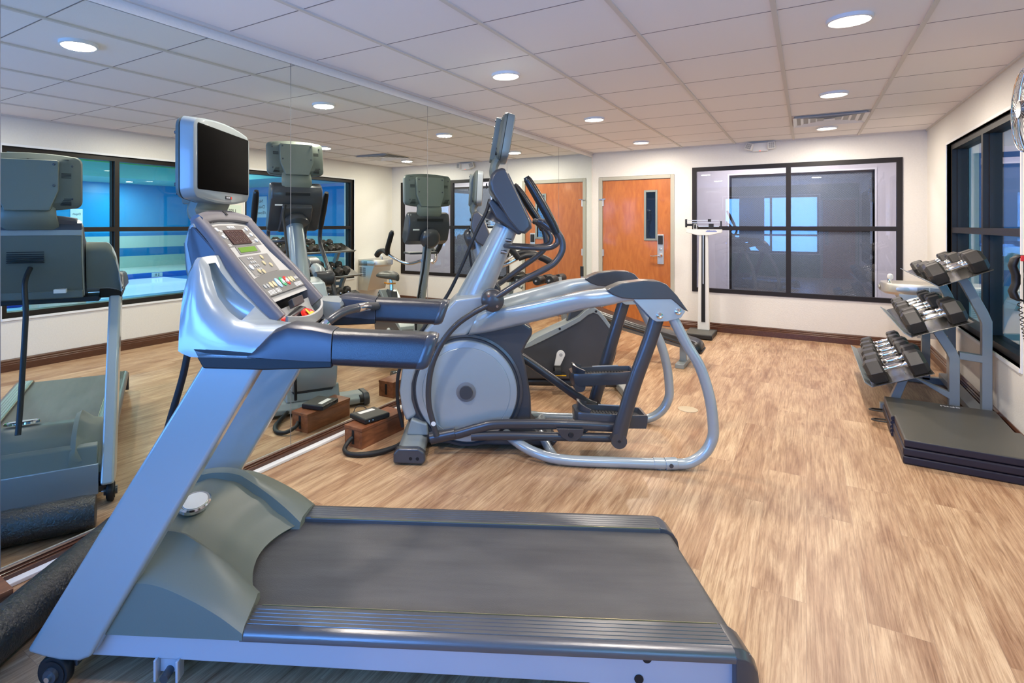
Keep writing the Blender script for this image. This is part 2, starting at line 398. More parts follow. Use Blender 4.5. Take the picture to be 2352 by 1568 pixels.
# ================================================================== the setting
WT = 0.22      # wall thickness
struct(MB().box(-2.62, 1.1, YB-.02, YF+.02, -0.12, 0).obj('floor', M_floor, smooth=0))
# ceiling tiles: each tile sits behind the tee bars
TS = 0.6308; OX = -2.6535; OY = 2.5005
cb = MB(); cb.box(-2.9, 1.4, YB-.3, YF+.3, CEIL+0.012, CEIL+0.15); ceil = struct(cb.obj('ceiling', M_tile, smooth=0))
g = MB()
for i in range(0, 7):
    x = OX+i*TS
    if x < 1.08:
        g.box(x-.0115, x+.0115, YB, YF, CEIL+.003, CEIL+.02)
g.obj('tee_bar_main', M_tbar, ceil, smooth=0)
g = MB()
j = -8
while OY+j*TS < YF-.01:
    y = OY+j*TS
    if y > YB: g.box(-2.6, 1.1, y-.0032, y+.0032, CEIL+.0108, CEIL+.02)
    j += 1
g.obj('tee_bar_cross', M_gapshade, ceil, smooth=0)
g = MB(); g.box(-2.6, -2.575, YB, YF, CEIL-.004, CEIL+.015); g.box(1.085, 1.1, YB, YF, CEIL-.004, CEIL+.015); g.box(-2.6, 1.1, YF-.015, YF, CEIL-.004, CEIL+.015)
g.obj('wall_angle', M_tbar, ceil, smooth=0)

# walls with openings
def wall_open(mb, axis, a0, a1, u0, u1, z0, z1, holes):
    """axis 'x': wall spans u=y at x a0..a1; 'y': spans u=x"""
    us = sorted({u0, u1, *[h[0] for h in holes], *[h[1] for h in holes]})
    for p, q in zip(us, us[1:]):
        zs = [(z0, z1)]
        for h in holes:
            if h[0] <= p and q <= h[1]:
                nz = []
                for s0, s1 in zs:
                    if h[2] > s0: nz.append((s0, h[2]))
                    if h[3] < s1: nz.append((h[3], s1))
                zs = nz
        for s0, s1 in zs:
            if axis == 'x': mb.box(a0, a1, p, q, s0, s1)
            else: mb.box(p, q, a0, a1, s0, s1)
ZT = CEIL+.14
WIN_0 = (-.95, 1.56, .50, 2.13); WIN_A = (2.10, 4.26, 0.50, 2.13); WIN_B = (4.80, 6.96, 0.50, 2.13)
b = MB(); wall_open(b, 'x', XR, XR+WT, YB, YF, 0, ZT, [WIN_A, WIN_B, WIN_0]); struct(b.obj('wall_right', M_wall, smooth=0))
WIN_F = (-1.262, 0.893, 0.505, 2.135); DOOR_F = (-2.504, -1.484, 0, 2.065)
b = MB(); wall_open(b, 'y', YF, YF+.12, -2.62, XR+WT, 0, ZT, [WIN_F, DOOR_F]); struct(b.obj('wall_far', M_wall, smooth=0))
b = MB(); b.box(XM-.15, XM-.008, YB, YF, 0, ZT); b.box(XM-.008, XM+.004, YB, YF, 2.357, CEIL+.01); b.box(XM-.008, XM, 7.945, YF, 0, CEIL)
struct(b.obj('wall_left', M_wall, smooth=0))
WIN_K = (-1.95, 0.28, 0.62, 2.15); DOOR_K = (0.30, 1.06, 0, 2.06)
b = MB(); wall_open(b, 'y', YB-.15, YB, -2.62, XR+WT, 0, ZT, [WIN_K]); struct(b.obj('wall_back', M_green, smooth=0))

# baseboards
def bboard(name, mb): return struct(mb.obj(name, M_base, smooth=0))
def prof_bb(h): return [(0, 0), (.022, 0), (.022, h*.55), (.016, h*.60), (.018, h*.70), (.011, h*.76), (.013, h*.88), (.006, h), (0, h)]
b = MB(); b.prism([(XR-p[0], p[1]) for p in prof_bb(.115)], YB, YF, 'y'); bboard('baseboard_right', b)
b = MB(); b.prism([(YF-p[0], p[1]) for p in prof_bb(.115)], -1.484, XR-.02, 'x'); bboard('baseboard_far', b)
b = MB(); b.prism([(XM-.008+p[0]*1.35, p[1]) for p in prof_bb(.060)], YB, YF-.0, 'y'); bboard('baseboard_left', b)

# windows ---------------------------------------------------------------
def window(idx, axis, face, depth, u0, u1, z0, z1, mull, rail, glass, inset, fw=.05, sign=1, trim=True, mat_f=None):
    """dark storefront frame with one mullion and one rail; children: frame, pane x4, sill trim"""
    o = bpy.data.objects.new('window_%d' % idx, None); COL.objects.link(o); struct(o)
    def bx(mb, ua, ub, da, db, za, zb):
        if axis == 'x': mb.box(face+sign*da, face+sign*db, ua, ub, za, zb)
        else: mb.box(ua, ub, face+sign*da, face+sign*db, za, zb)
    f = MB(); d0, d1 = inset, inset+depth
    for (ua, ub) in ((u0, u0+fw), (u1-fw, u1), (mull-fw/2, mull+fw/2)):
        bx(f, ua, ub, d0, d1, z0, z1)
    for (za, zb) in ((z0, z0+fw), (z1-fw, z1), (rail-fw/2, rail+fw/2)):
        for (ua, ub) in ((u0+fw, mull-fw/2), (mull+fw/2, u1-fw)): bx(f, ua, ub, d0, d1, za, zb)
    f.obj('window_frame', mat_f or M_frame, o, smooth=0)
    if depth > .08:      # glazing stops
        f = MB(); m = (d0+d1)/2
        for (ua, ub) in ((u0+fw, u0+fw+.012), (mull-fw/2-.012, mull-fw/2), (mull+fw/2, mull+fw/2+.012), (u1-fw-.012, u1-fw)):
            bx(f, ua, ub, m-.022, m+.022, z0+fw, z1-fw)
        f.obj('glazing_stop', M_frame, o, smooth=0)
    dm = (d0+d1)/2
    for (ua, ub) in ((u0+fw, mull-fw/2), (mull+fw/2, u1-fw)):
        for (za, zb) in ((z0+fw, rail-fw/2), (rail+fw/2, z1-fw)):
            g_ = MB(); bx(g_, ua, ub, dm-.003, dm+.003, za, zb); g_.obj('pane', glass, o, smooth=0)
    if trim:
        t = MB(); w = .022
        bx(t, u0-w, u0, -.006, inset, z0-w, z1+w); bx(t, u1, u1+w, -.006, inset, z0-w, z1+w)
        bx(t, u0, u1, -.006, inset, z1, z1+w); bx(t, u0, u1, -.012, inset, z0-w, z0)
        t.obj('window_trim', M_trim, o, smooth=0)
    return o
window(1, 'x', XR, .115, 2.10, 4.26, .50, 2.13, 3.16, 1.335, M_glass, .028)
window(2, 'x', XR, .115, 4.80, 6.96, .50, 2.13, 5.86, 1.335, M_glass, .028)
window(6, 'x', XR, .115, -.95, 1.56, .50, 2.13, .46, 1.335, M_glass, .028)
window(3, 'y', YF, .06, -1.262, .893, .505, 2.135, -.183, 1.338, M_glassf, -.012, fw=.052, trim=False)
window(4, 'y', YB, .06, -1.95, .28, .62, 2.15, -.80, 1.1, M_glass, .05, sign=-1)

# far door ------------------------------------------------------------------
def door(idx, y, x0, x1, sgn, handle_x):
    """leaf, frame and hardware of a veneered door; sgn=-1: room side faces -y"""
    o = bpy.data.objects.new('door_%d' % idx, None); COL.objects.link(o); struct(o)
    f = MB(); zt = 2.062
    f.box(x0, x0+.048, y-.012*1, y+.10, 0, zt); f.box(x1-.048, x1, y-.012, y+.10, 0, zt); f.box(x0+.048, x1-.048, y-.012, y+.10, zt-.048, zt)
    f.obj('door_frame', M_doorframe, o, bev=.003)
    a, b_ = x0+.052, x1-.052; zt2 = zt-.052
    vx0, vx1 = (-1.879, -1.701) if idx == 1 else (a+.10, a+.27)
    vz0, vz1 = 1.165, 1.858
    l = MB(); wall_open(l, 'y', y+.012, y+.052, a, b_, .008, zt2, [(vx0+.02, vx1-.02, vz0+.02, vz1-.02)])
    leaf = l.obj('door_leaf', M_door, o, smooth=0)
    v = MB()
    wall_open(v, 'y', y+.000, y+.014, vx0, vx1, vz0, vz1, [(vx0+.028, vx1-.028, vz0+.028, vz1-.028)])
    v.obj('vision_frame', mat('vision_grey', (0.22, 0.25, 0.24), .4) if 'vision_grey' not in MATS else MATS['vision_grey'], leaf, bev=.004)
    v = MB(); v.box(vx0+.02, vx1-.02, y+.030, y+.036, vz0+.02, vz1-.02); v.obj('vision_glass', M_glassd, leaf, smooth=0)
    hp = MB(); hp.box(handle_x-.042, handle_x+.042, y-.004, y+.012, .845, 1.252); plate = hp.obj('lock_plate', M_steel, o, bev=.004)
    c = MB(); c.box(handle_x-.030, handle_x+.030, y-.022, y-.004, 1.115, 1.235); c.obj('card_reader', M_black, plate, bev=.006)
    c = MB(); c.lathe([(.026, 0), (.026, -.018), (.018, -.03), (.012, -.05)], (handle_x, y-.004, .965), 'y'); 
    c.tube(cr([(handle_x, y-.052, .965), (handle_x-.03, y-.056, .966), (handle_x-.08, y-.05, .955), (handle_x-.125, y-.044, .958)], 4), [.011]*6+[.009]*6+[.007], 10)
    c.lathe([(.017, 0), (.017, -.01), (.010, -.014)], (handle_x, y-.004, 1.05), 'y')
    c.obj('lever_handle', M_chrome, plate)
    for hz in (1.70, .98, .25):
        h_ = MB(); h_.cyl((x0+.05, y-.006, hz-.05), (x0+.05, y-.006, hz+.05), .008, n=10); h_.box(x0+.03, x0+.07, y-.002, y+.006, hz-.048, hz+.048)
        h_.obj('hinge', M_steel, o)
    return o
d1 = door(1, YF, -2.504, -1.484, -1, -1.660)
c = MB(); c.box(-2.46, -2.40, YF-.035, YF-.018, 1.745, 1.757); c.box(-2.50, -2.455, YF-.03, YF-.015, 1.742, 1.75); c.obj('door_stop', M_chrome, d1, bev=.003)

# mirrors: five panels along the left wall -------------------------------------
seams = [(-.59, .86, 'partly out of frame at far left, behind the treadmill console'),
         (.86, 2.31, 'behind the treadmill, left of the first seam'),
         (2.31, 3.76, 'between the first and second seam, reflecting the tall elliptical console'),
         (3.76, 5.21, 'third along, behind the elliptical mast'),
         (5.21, 6.66, 'fourth along, reflecting the edge of the far window'),
         (6.66, 7.945, 'last in the row, beside the orange door')]
for a, b_, w in seams:
    m = MB(); m.box(XM-.006, XM, a+.0022, b_-.0022, .060, 2.355)
    mo = m.obj('wall_mirror', M_mirror, None, smooth=0)
    tag(mo, 'tall frameless wall mirror panel, ' + w, 'mirror', 'mirror panels along the left wall')
for i, (a, b_, w) in enumerate(seams[1:]):
    m = MB(); m.box(XM-.007, XM+.0006, a-(.0022 if i else .0032), a+(.0022 if i else .0032), .061, 2.355); o = m.obj('trim_%d' % (3+i), M_panel, None, smooth=0); struct(o)
m = MB(); m.box(XM-.006, XM+.004, YB, 7.945, .054, .061)
m.obj('mirror_channel', M_steel, None, smooth=0); struct(bpy.data.objects['mirror_channel']).name = 'trim_1'
m = MB(); m.box(XM+.022, XM+.060, YB, 3.4, 0, .018); o = m.obj('cable_raceway', M_trim, None, bev=.004)
tag(o, 'white plastic cable raceway on the floor along the mirror baseboard', 'cable cover')

# recessed lamps --------------------------------------------------------------
rows = {-0.4: 'behind the camera', 1.52: 'first in its row, seen in the left mirror', 3.45: 'second in its row', 5.36: 'third in its row', 7.2: 'last before the far wall'}
side_n = {-1.73: 'on the mirror side', 0.18: 'on the window side'}
proto = None
for (x, y) in LAMPS:
    lb = 'round recessed light %s, %s' % (side_n[x], rows[y])
    if proto is None:
        t = thing('recessed_ceiling_light', lb, 'ceiling light', (x, y, CEIL), 0, 'recessed downlights in the tile ceiling')
        r = MB(); r.lathe([(.098, .012), (.098, -.006), (.088, -.008), (.080, .004), (.080, .012)], (0, 0, 0), 'z', 40, caps=False); r.obj('trim_ring', M_trim, t)
        r = MB(); r.lathe([(.080, .004), (.080, .001), (.02, -.001)], (0, 0, 0), 'z', 40); r.obj('diffuser', M_lamp, t)
        proto = t
    else: dup(proto, lb, (x, y, CEIL))
    area('lamp_light', (x, y, CEIL-.012), (0, 0, 0), .16, .16, LAMP_W, (1.0, 0.90, 0.775), 'DISK')

# ceiling air vent ---------------------------------------------------------------
t = thing('ceiling_air_vent', 'white louvred square ceiling air vent in the tile grid near the far window', 'vent', (.1855, 6.603, CEIL))
hw = .295
r = MB()
for k in range(4):
    a = hw-k*.062; zz = .0+k*.004
    ring0 = [(-a, -a, zz), (a, -a, zz), (a, a, zz), (-a, a, zz)]
    a2 = a-.045; ring1 = [(-a2, -a2, zz+.030), (a2, -a2, zz+.030), (a2, a2, zz+.030), (-a2, a2, zz+.030)]
    a3 = a2-.003; ring2 = [(-a3, -a3, zz+.030), (a3, -a3, zz+.030), (a3, a3, zz+.030), (-a3, a3, zz+.030)]
    a4 = a-.003; ring3 = [(-a4, -a4, zz+.001), (a4, -a4, zz+.001), (a4, a4, zz+.001), (-a4, a4, zz+.001)]
    r.loft([ring0, ring1, ring2, ring3], False, True)
r.xf(Matrix.Translation((0, 0, -.012))); r.obj('louvre', M_trim, t, smooth=0)
r = MB(); r.box(-.045, .045, -.045, .045, -.004, .0); r.obj('centre_plate', M_trim, t, smooth=0)
r = MB(); r.box(-hw+.01, hw-.01, -hw+.01, hw-.01, .006, .010); r.obj('backing', M_bezel, t, smooth=0)

# emergency light above the far window -------------------------------------------
t = thing('emergency_light', 'white twin-head emergency light with red indicator high on the far wall', 'emergency light', (-.479, YF, 2.345))
r = MB(); r.box(-.085, .085, -.055, -.001, -.055, .055); r.obj('housing', M_white, t, bev=.01)
for sx, tilt in ((-1, .35), (1, -.05)):
    Mx = Matrix.Translation((sx*.115, -.05, .01)) @ Matrix.Rotation(tilt, 4, 'Y') @ Matrix.Rotation(sx*.25, 4, 'Z')
    r = MB(); r.box(-.042, .042, -.035, .03, -.045, .045, Mx); hd = r.obj('lamp_head', M_white, t, bev=.012)
    r = MB()
    for i in range(3):
        for j_ in range(3): r.box(-.030+i*.021, -.013+i*.021, -.039, -.034, -.031+j_*.022, -.013+j_*.022, Mx)
    r.obj('lens', M_bezel, hd, bev=.002)
r = MB(); r.box(-.004, .004, -.058, -.054, -.052, -.044); r.obj('indicator', M_ledred, t, smooth=0)

# corridor behind the far window ---------------------------------------------------
YC = YF+1.5
b = MB(); wall_open(b, 'y', YC, YC+.12, -3.2, 1.30, -.1, 2.7, [(-.98, .77, .35, 2.13)]); struct(b.obj('wall_corridor', M_wallp, smooth=0))
struct(MB().box(-3.2, 1.30, YF+.12, YC, -.12, 0).obj('floor_corridor', M_carpet, smooth=0))
ccl = struct(MB().box(-3.2, 1.30, YF+.12, YC, 2.55, 2.65).obj('ceiling_corridor', M_tile, smooth=0))
MB().box(-1.1, .5, YF+.60, YF+.90, 2.535, 2.549).obj('added_light_panel', M_lamp, ccl, smooth=0)  # glowing panel added as a fixture for the corridor fill light
struct(MB().box(-3.3, -3.2, YF+.12, YC, 0, 2.6).obj('wall_corridor_left', M_wallp, smooth=0))
struct(MB().box(1.30, 1.32, YF+.12, YC, 0, 2.6).obj('wall_corridor_right', M_wallp, smooth=0))
window(5, 'y', YC, .06, -.98, .77, .35, 2.13, .765, 1.30, M_wired, -.004, fw=.030)
area('corridor_fill', (-.3, YF+.75, 2.53), (0, 0, 0), 1.6, .3, 26, (0.98, 0.90, 1.0))  # unseen fill light added to brighten the corridor
# dim room behind the corridor window
b = MB(); b.box(-1.6, 1.30, YC+2.2, YC+2.3, 0, 2.6); b.box(-1.7, -1.6, YC+.12, YC+2.2, 0, 2.6); b.box(1.25, 1.31, YC+.12, YC+2.2, 0, 2.6); b.box(-1.6, 1.30, YC+.12, YC+2.2, -.1, 0); b.box(-1.6, 1.30, YC+.12, YC+2.2, 2.55, 2.65)
inr = struct(b.obj('wall_inner_room', mat('inner_room', (.18, .2, .22), .8), smooth=0))

MB().box(-.7, .5, YC+.9, YC+1.5, 2.535, 2.549).obj('added_light_panel', M_lamp, inr, smooth=0)  # added glowing panel, goes with the inner room fill light
area('inner_room_fill', (-.1, YC+1.2, 2.53), (0, 0, 0), 1.2, .6, 16, (0.75, 0.90, 1.0))  # unseen fill light added to lift the dark inner room
# floor outlet cover ----------------------------------------------------------------
b = MB(); b.lathe([(.070, 0), (.070, .003), (.060, .005), (.02, .005)], (-.744, 4.51, 0), 'z', 40)
tag(b.obj('floor_outlet_cover', mat('beige_cover', (.50, .40, .27), .45), None), 'round beige outlet cover set in the floor right of the elliptical', 'floor outlet')

# ------------------------------------------------------------------ pool hall, seen through the right wall windows
PX0, PX1, PY0, PY1 = XR+WT, 13.2, -3.0, 13.0
b = MB(); b.box(PX0, 3.2, PY0, PY1, -.14, -.02); b.box(10.6, PX1, PY0, PY1, -.14, -.02); b.box(3.2, 10.6, PY0, 2.2, -.14, -.02); b.box(3.2, 10.6, 12.0, PY1, -.14, -.02)
struct(b.obj('floor_pool', M_pooldeck, smooth=0))
b = MB(); b.box(3.2, 10.6, 2.2, 12.0, -.30, -.16); struct(b.obj('floor_pool_water', M_water, smooth=0))
b = MB()
for q in ((3.08, 3.215, 2.2, 12.0), (10.585, 10.72, 2.2, 12.0), (3.215, 10.585, 2.08, 2.215), (3.215, 10.585, 11.985, 12.12)): b.box(q[0], q[1], q[2], q[3], -.16, -.012)
struct(b.obj('trim_2', M_coping, smooth=0))
b = MB(); b.box(PX1, PX1+.1, PY0, PY1, -.1, 3.2); b.box(PX0, PX1, PY1, PY1+.1, -.1, 3.2); wall_open(b, 'y', PY0-.1, PY0, PX0, PX1, -.1, 3.2, [(1.8, 9.0, .5, 2.9)]); struct(b.obj('wall_pool', M_ptile, smooth=0))  # opening in the end wall is added for the blue light behind it
b = MB(); b.box(PX0, PX1, PY0, PY1, 3.1, 3.2); struct(b.obj('ceiling_pool', M_poolceil, smooth=0))
b = MB(); b.box(11.0, PX1, PY0, PY1, 2.70, 3.1); b.box(PX0, 11.0, 10.6, PY1, 2.70, 3.1); struct(b.obj('ceiling_pool_soffit', M_poolsoff, smooth=0))
for i, (x, y, z, w) in enumerate([(5.2, 3.2, 3.1, 'nearest over the pool'), (6.4, 5.6, 3.1, 'over the middle of the pool'), (8.8, 5.0, 3.1, 'over the far side of the pool'), (12.1, 5.6, 2.7, 'in the soffit by the far pool wall'), (12.1, 9.0, 2.7, 'in the soffit corner'), (8.8, 9.3, 3.1, 'over the far end of the pool')]):
    dup(proto, 'round ceiling light in the blue pool hall, ' + w, (x, y, z), group='pool hall downlights')
    area('pool_lamp_light', (x, y, z-.02), (0, 0, 0), .16, .16, 62, (0.62, 0.95, 1.0), 'DISK')
area('pool_underwater', (8.5, 6.5, -.12), (R_(180), 0, 0), 3.5, 5, 60, (0.35, 0.55, 1.0))

# pool signs
def sign(x, y, z, w, h, lines, label, rz=-pi/2, sz=.09):
    t = thing('pool_sign', label, 'sign', (x, y, z), rz, 'white safety signs in the pool hall')
    MB().box(-w/2, w/2, 0, .012, -h/2, h/2).obj('sign_board', M_sign, t, smooth=0)
    for i, s_ in enumerate(lines):
        text(s_, sz, M_dprint, t, Matrix.Translation((0, -.002, h/2-(i+.8)*h/(len(lines)+.6))) @ Matrix.Rotation(pi/2, 4, 'X'))
    return t
sign(10.95, PY1-.013, 2.0, .62, .74, ['No', 'Diving', 'Allowed'], 'white No Diving Allowed sign on the blue pool wall', rz=0, sz=.16)
sign(PX1-.013, 8.0, 1.60, .34, .50, ['Depth', '5 ft'], 'small pale depth sign on the blue pool wall near the pool lift', sz=.09)
b = MB(); b.box(-.012, 0, -.06, .06, -.09, .09); 
fa = b.obj('fire_alarm', M_red, None, bev=.006); fa.location = (8.16, PY1-.001, 2.24); fa.rotation_euler = (0, 0, pi/2); tag(fa, 'red fire alarm box on the blue pool wall', 'fire alarm')
# depth markers on the far coping
for y, s_ in ((7.35, '5 ft'), (9.0, '5 ft')):
    t = thing('depth_marker', 'white depth marker tile reading 5 ft on the far pool edge, %s one' % ('nearer' if y < 8 else 'farther'), 'pool marker', (10.584, y, -.07), -pi/2)
    MB().box(-.16, .16, -.010, 0, -.07, .055).obj('tile', M_sign, t, smooth=0)
    text(s_, .11, M_dprint, t, Matrix.Translation((0, -.012, -.01)) @ Matrix.Rotation(pi/2, 4, 'X'))
# pool lift
t = thing('pool_lift', 'white pool lift with blue seat and steel rail by the near pool edge', 'pool lift', (2.75, 3.2, -.02), .2)
MB().box(-.25, .25, -.3, .3, 0, .5).obj('base_box', M_white, t, bev=.03)
MB().box(-.06, .06, -.06, .06, .5, 1.0).obj('column', M_white, t, bev=.015)
r = MB(); r.box(-.25, .25, -.75, -.35, .42, .50); r.box(-.25, .25, -.80, -.74, .42, .95); r.obj('seat', M_blue, t, bev=.03)
MB().tube(cr([(0, 0, .95), (0, -.3, 1.0), (0, -.6, .8), (0, -.6, .5)], 5), .025).obj('arm', M_steel, t)
r = MB(); r.box(-.262, -.25, -.2, .2, .18, .44); r.obj('instruction_plate', M_sign, t, smooth=0)
t = thing('blue_float', 'bright blue pool float lying on the deck by the pool', 'pool float', (2.45, 3.9, -.02), .4)
MB().tube([(.28*cos(a*pi/10), .28*sin(a*pi/10), .09) for a in range(20)], .085, closed=True).obj('ring', M_blue, t)
# ================================================================== machines
def frame_origin(r0, d0):
    return (r0*cos(YAW)-d0*sin(YAW), r0*sin(YAW)+d0*cos(YAW), 0)

def tv_unit(parent, M, vent=True, shell=None, back=None, name='television'):
    """wide monitor: front faces +x; local origin = centre of the front face"""
    shell = shell or M_silverg; back = back or M_sage
    hy, hz = .228, .128
    def ring(x, gy, gz, r=.03, bl=.020): return [(x, p[0], p[1]) for p in rrect(gy, gz, r, 5, bl)]
    b = MB()
    b.loft([ring(0, hy-.012, hz-.008, .024), ring(-.004, hy-.004, hz-.002), ring(-.014, hy, hz), ring(-.044, hy+.006, hz+.004), ring(-.047, hy+.001, hz)])
    b.xf(M); tv = b.obj(name, shell, parent, smooth=30)
    b = MB(); b.loft([ring(-.047, hy+.001, hz), ring(-.049, hy+.006, hz+.004), ring(-.062, hy, hz), ring(-.082, hy-.035, hz-.03)]); b.xf(M); b.obj('back_shell', M_sageb, tv, smooth=30)
    b = MB(); b.loft([[(.0012, p[0], p[1]+.006) for p in rrect(.206, .110, .006, 3)], [(.0022, p[0], p[1]+.006) for p in rrect(.203, .107, .006, 3)]]); b.xf(M)
    b.obj('screen', M_screen, tv)
    b = MB(); b.box(.0005, .002, .0, .052, -.129, -.118); b.xf(M); b.obj('badge', M_gap, tv, smooth=0)
    text('MATRIX', .0085, M_print, tv, M @ basis((.0022, .021, -.1235), (0, 1, 0), (0, 0, 1)), 'badge_lettering')
    b = MB(); b.box(.0008, .0024, .043, .051, -.128, -.119); b.xf(M); b.obj('badge_mark', M_red, tv, smooth=0)
    # raised centre panel of the back
    pts = [(-.135, .105), (-.128, .112), (.128, .112), (.135, .105), (.135, -.045), (.095, -.150), (-.095, -.150), (-.135, -.045)]
    b = MB(); b.prism(pts, -.070, -.112, 'x'); b.xf(M); b.obj('back_panel', back, tv, bev=.008, seg=3)
    b = MB()
    for sy in (-1, 1):
        for k in range(5):
            z = -.088-k*.008; w = .038*(1-k*.02)
            b.box(-.0825, -.068, sy*.163-(.024-.004*(4-k)), sy*.163+.024, z-.002, z+.002)
        for k in range(4):
            z = .045-k*.007; b.box(-.0825, -.068, sy*.165-.022, sy*.165+.022, z-.002, z+.002)
    for k in range(4):
        z = .139-k*.006
        for sy in (-1, 1): b.box(-.074+k*.001, -.066, sy*.10-.085, sy*.10+.075, z-.0018-.02, z+.0015-.02)
    b.xf(M); b.obj('vent_slots', M_gap, tv, smooth=0)
    b = MB()
    for y, z in ((-.115, .09), (.115, .09), (-.115, -.02), (.115, -.02), (0, .113), (-.192, .085), (.192, .085), (-.192, -.088), (.192, -.088)):
        xx = -.112 if abs(y) < .13 and z < .1 and y != 0 else -.0795
        b.lathe([(.006, 0), (.006, -.004), (.003, -.005)], (xx, y, z), 'x', 10)
    b.xf(M); b.obj('screw', M_dark, tv)
    return tv
def tv_neck(parent, path, hw0, hw1, th, m):
    """flat curved neck through path (x,z) points"""
    P = cr([(p[0], 0, p[1]) for p in path], 4); rings = []
    n = len(P)
    for i, p in enumerate(P):
        d = (P[min(i+1, n-1)]-P[max(i-1, 0)]).normalized(); u = Vector((-d.z, 0, d.x)); hw = hw0+(hw1-hw0)*i/(n-1)
        rings.append([(p.x+u.x*q[1]*th, q[0]*hw, p.z+u.z*q[1]*th) for q in ((-1, -.4), (-.8, -1), (.8, -1), (1, -.4), (1, .4), (.8, 1), (-.8, 1), (-1, .4))])
    b = MB(); b.loft(rings); return b.obj('monitor_neck', m, parent)

# ---------------------------------------------------------------- treadmill
TA = R_(-3.4)
T = thing('treadmill', 'large silver treadmill with black belt, blue-tinted handrails and mounted monitor in the foreground', 'treadmill', frame_origin(-.15, 2.0), YAW+TA)
YN = .375   # outer face of the side rails
# frame
b = MB()
for s in (-1, 1):
    pts = [(-.93, .075), (-.865, .165), (-.408, .168), (1.055, .166), (1.06, .060), (.66, .045), (.60, .062)]
    b.prism(pts, s*.355, s*.315)
    b.prism([(.60, .064), (.66, .030), (1.055, .030), (1.055, .064)], s*.345, s*.320)
b.box(-1.0, -.96, -.33, .33, .045, .20)
for x in (-.6, 0, .6): b.box(x-.03, x+.03, -.32, .32, .07, .11)
T_f = b.obj('base_frame', M_lilac, T, bev=.004)
b = MB()
b.lathe([(.013, 0), (.013, -.002)], (.765, -.3555, .142), 'y', 24); b.obj('bolt_cover', M_black, T_f)
b = MB(); b.lathe([(.013, 0), (.013, -.002)], (.742, -.3555, .082), 'y', 24); b.obj('bolt_cover', M_black, T_f)
b = MB(); b.prism([(-.935, .073), (-.845, .205), (-.838, .205), (-.928, .070)], -.372, -.350); b.obj('edge_strip', M_trim, T_f)
# walking deck and belt
b = MB(); b.box(-.72, .98, -.285, .285, .112, .150); b.obj('deck', M_dark, T, smooth=0)
top = [(-.70+i*.10, .168) for i in range(18)]
prof = [(-.70, .168), (1.02, .168)] + [(1.02+.035*sin(a*pi/8), .133+.035*cos(a*pi/8)) for a in range(1, 8)] + [(1.02, .098), (-.70, .098)]
b = MB(); b.prism(prof, -.262, .262); b.obj('running_belt', M_belt, T, smooth=40)
# side rails
for s in (-1, 1):
    pr_ = [(.262, .150), (.262, .180), (.266, .186)]
    for k in range(5): 
        y = .270+k*.016; pr_ += [(y, .187), (y+.0125, .187), (y+.0135, .1855), (y+.0150, .1855)]
    pr_ += [(.352, .187), (.364, .184), (.374, .176), (.379, .165), (.378, .154), (.370, .149)]
    b = MB(); b.prism([(s*p[0], p[1]) for p in pr_], -.425, 1.005, 'x'); b.obj('side_rail', M_rail, T, smooth=30)
    b = MB(); b.box(-.40, 1.0, s*.2615, s*.2632, .183, .187); b.obj('rail_inlay', mat('brass_strip', (.42, .36, .18), .3, metal=.6) if 'brass_strip' not in MATS else MATS['brass_strip'], T, smooth=0)
    # rear end cap
    rings = []
    for x, z1, yo in ((1.003, .188, .380), (1.030, .182, .378), (1.055, .165, .370), (1.072, .140, .360), (1.080, .100, .352), (1.080, .035, .345)):
        rings.append([(x, s*.262, z1), (x, s*(yo-.02), z1), (x, s*yo, z1-.018), (x, s*yo, .028), (x, s*.262, .028)])
    b = MB(); b.loft(rings); b.obj('end_cap', M_dark, T, bev=.004, smooth=50)
# motor cover: centre dome
def zc(x):   # crown height of the centre cover along x
    k = [(-1.0, .17), (-.97, .26), (-.90, .335), (-.80, .372), (-.70, .360), (-.60, .300), (-.52, .235), (-.455, .190)]
    for (a, za), (c, zc_) in zip(k, k[1:]):
        if a <= x <= c:
            t = (x-a)/(c-a); t = t*t*(3-2*t)*.4+t*.6; return za+(zc_-za)*t
    return k[0][1] if x < k[0][0] else k[-1][1]
b = MB(); rings = []
NX = 24
for i in range(NX+1):
    u = i/NX; ring = []
    for j in range(13):
        v = -1+j/6; y = v*.225
        xr = -.455-.075*(1-v*v)*1.0+.02        # rear edge bows forward in the middle
        x = -1.0+(xr+1.0)*u
        z = zc(-1.0+.545*u)-.012*v*v
        ring.append((x, y, z))
    rings.append(ring)
V = [[b.bm.verts.new(p) for p in r] for r in rings]
for i in range(NX):
    for j in range(12): b._f([V[i][j], V[i][j+1], V[i+1][j+1], V[i+1][j]])
low = [b.bm.verts.new((V[NX][j].co.x-.012, V[NX][j].co.y, .172)) for j in range(13)]
for j in range(12): b._f([V[NX][j], V[NX][j+1], low[j+1], low[j]])
lowf = [b.bm.verts.new((-1.0, V[0][j].co.y, .14)) for j in range(13)]
for j in range(12): b._f([V[0][j], lowf[j], lowf[j+1], V[0][j+1]])
b.obj('motor_cover', M_sage, T, smooth=45)
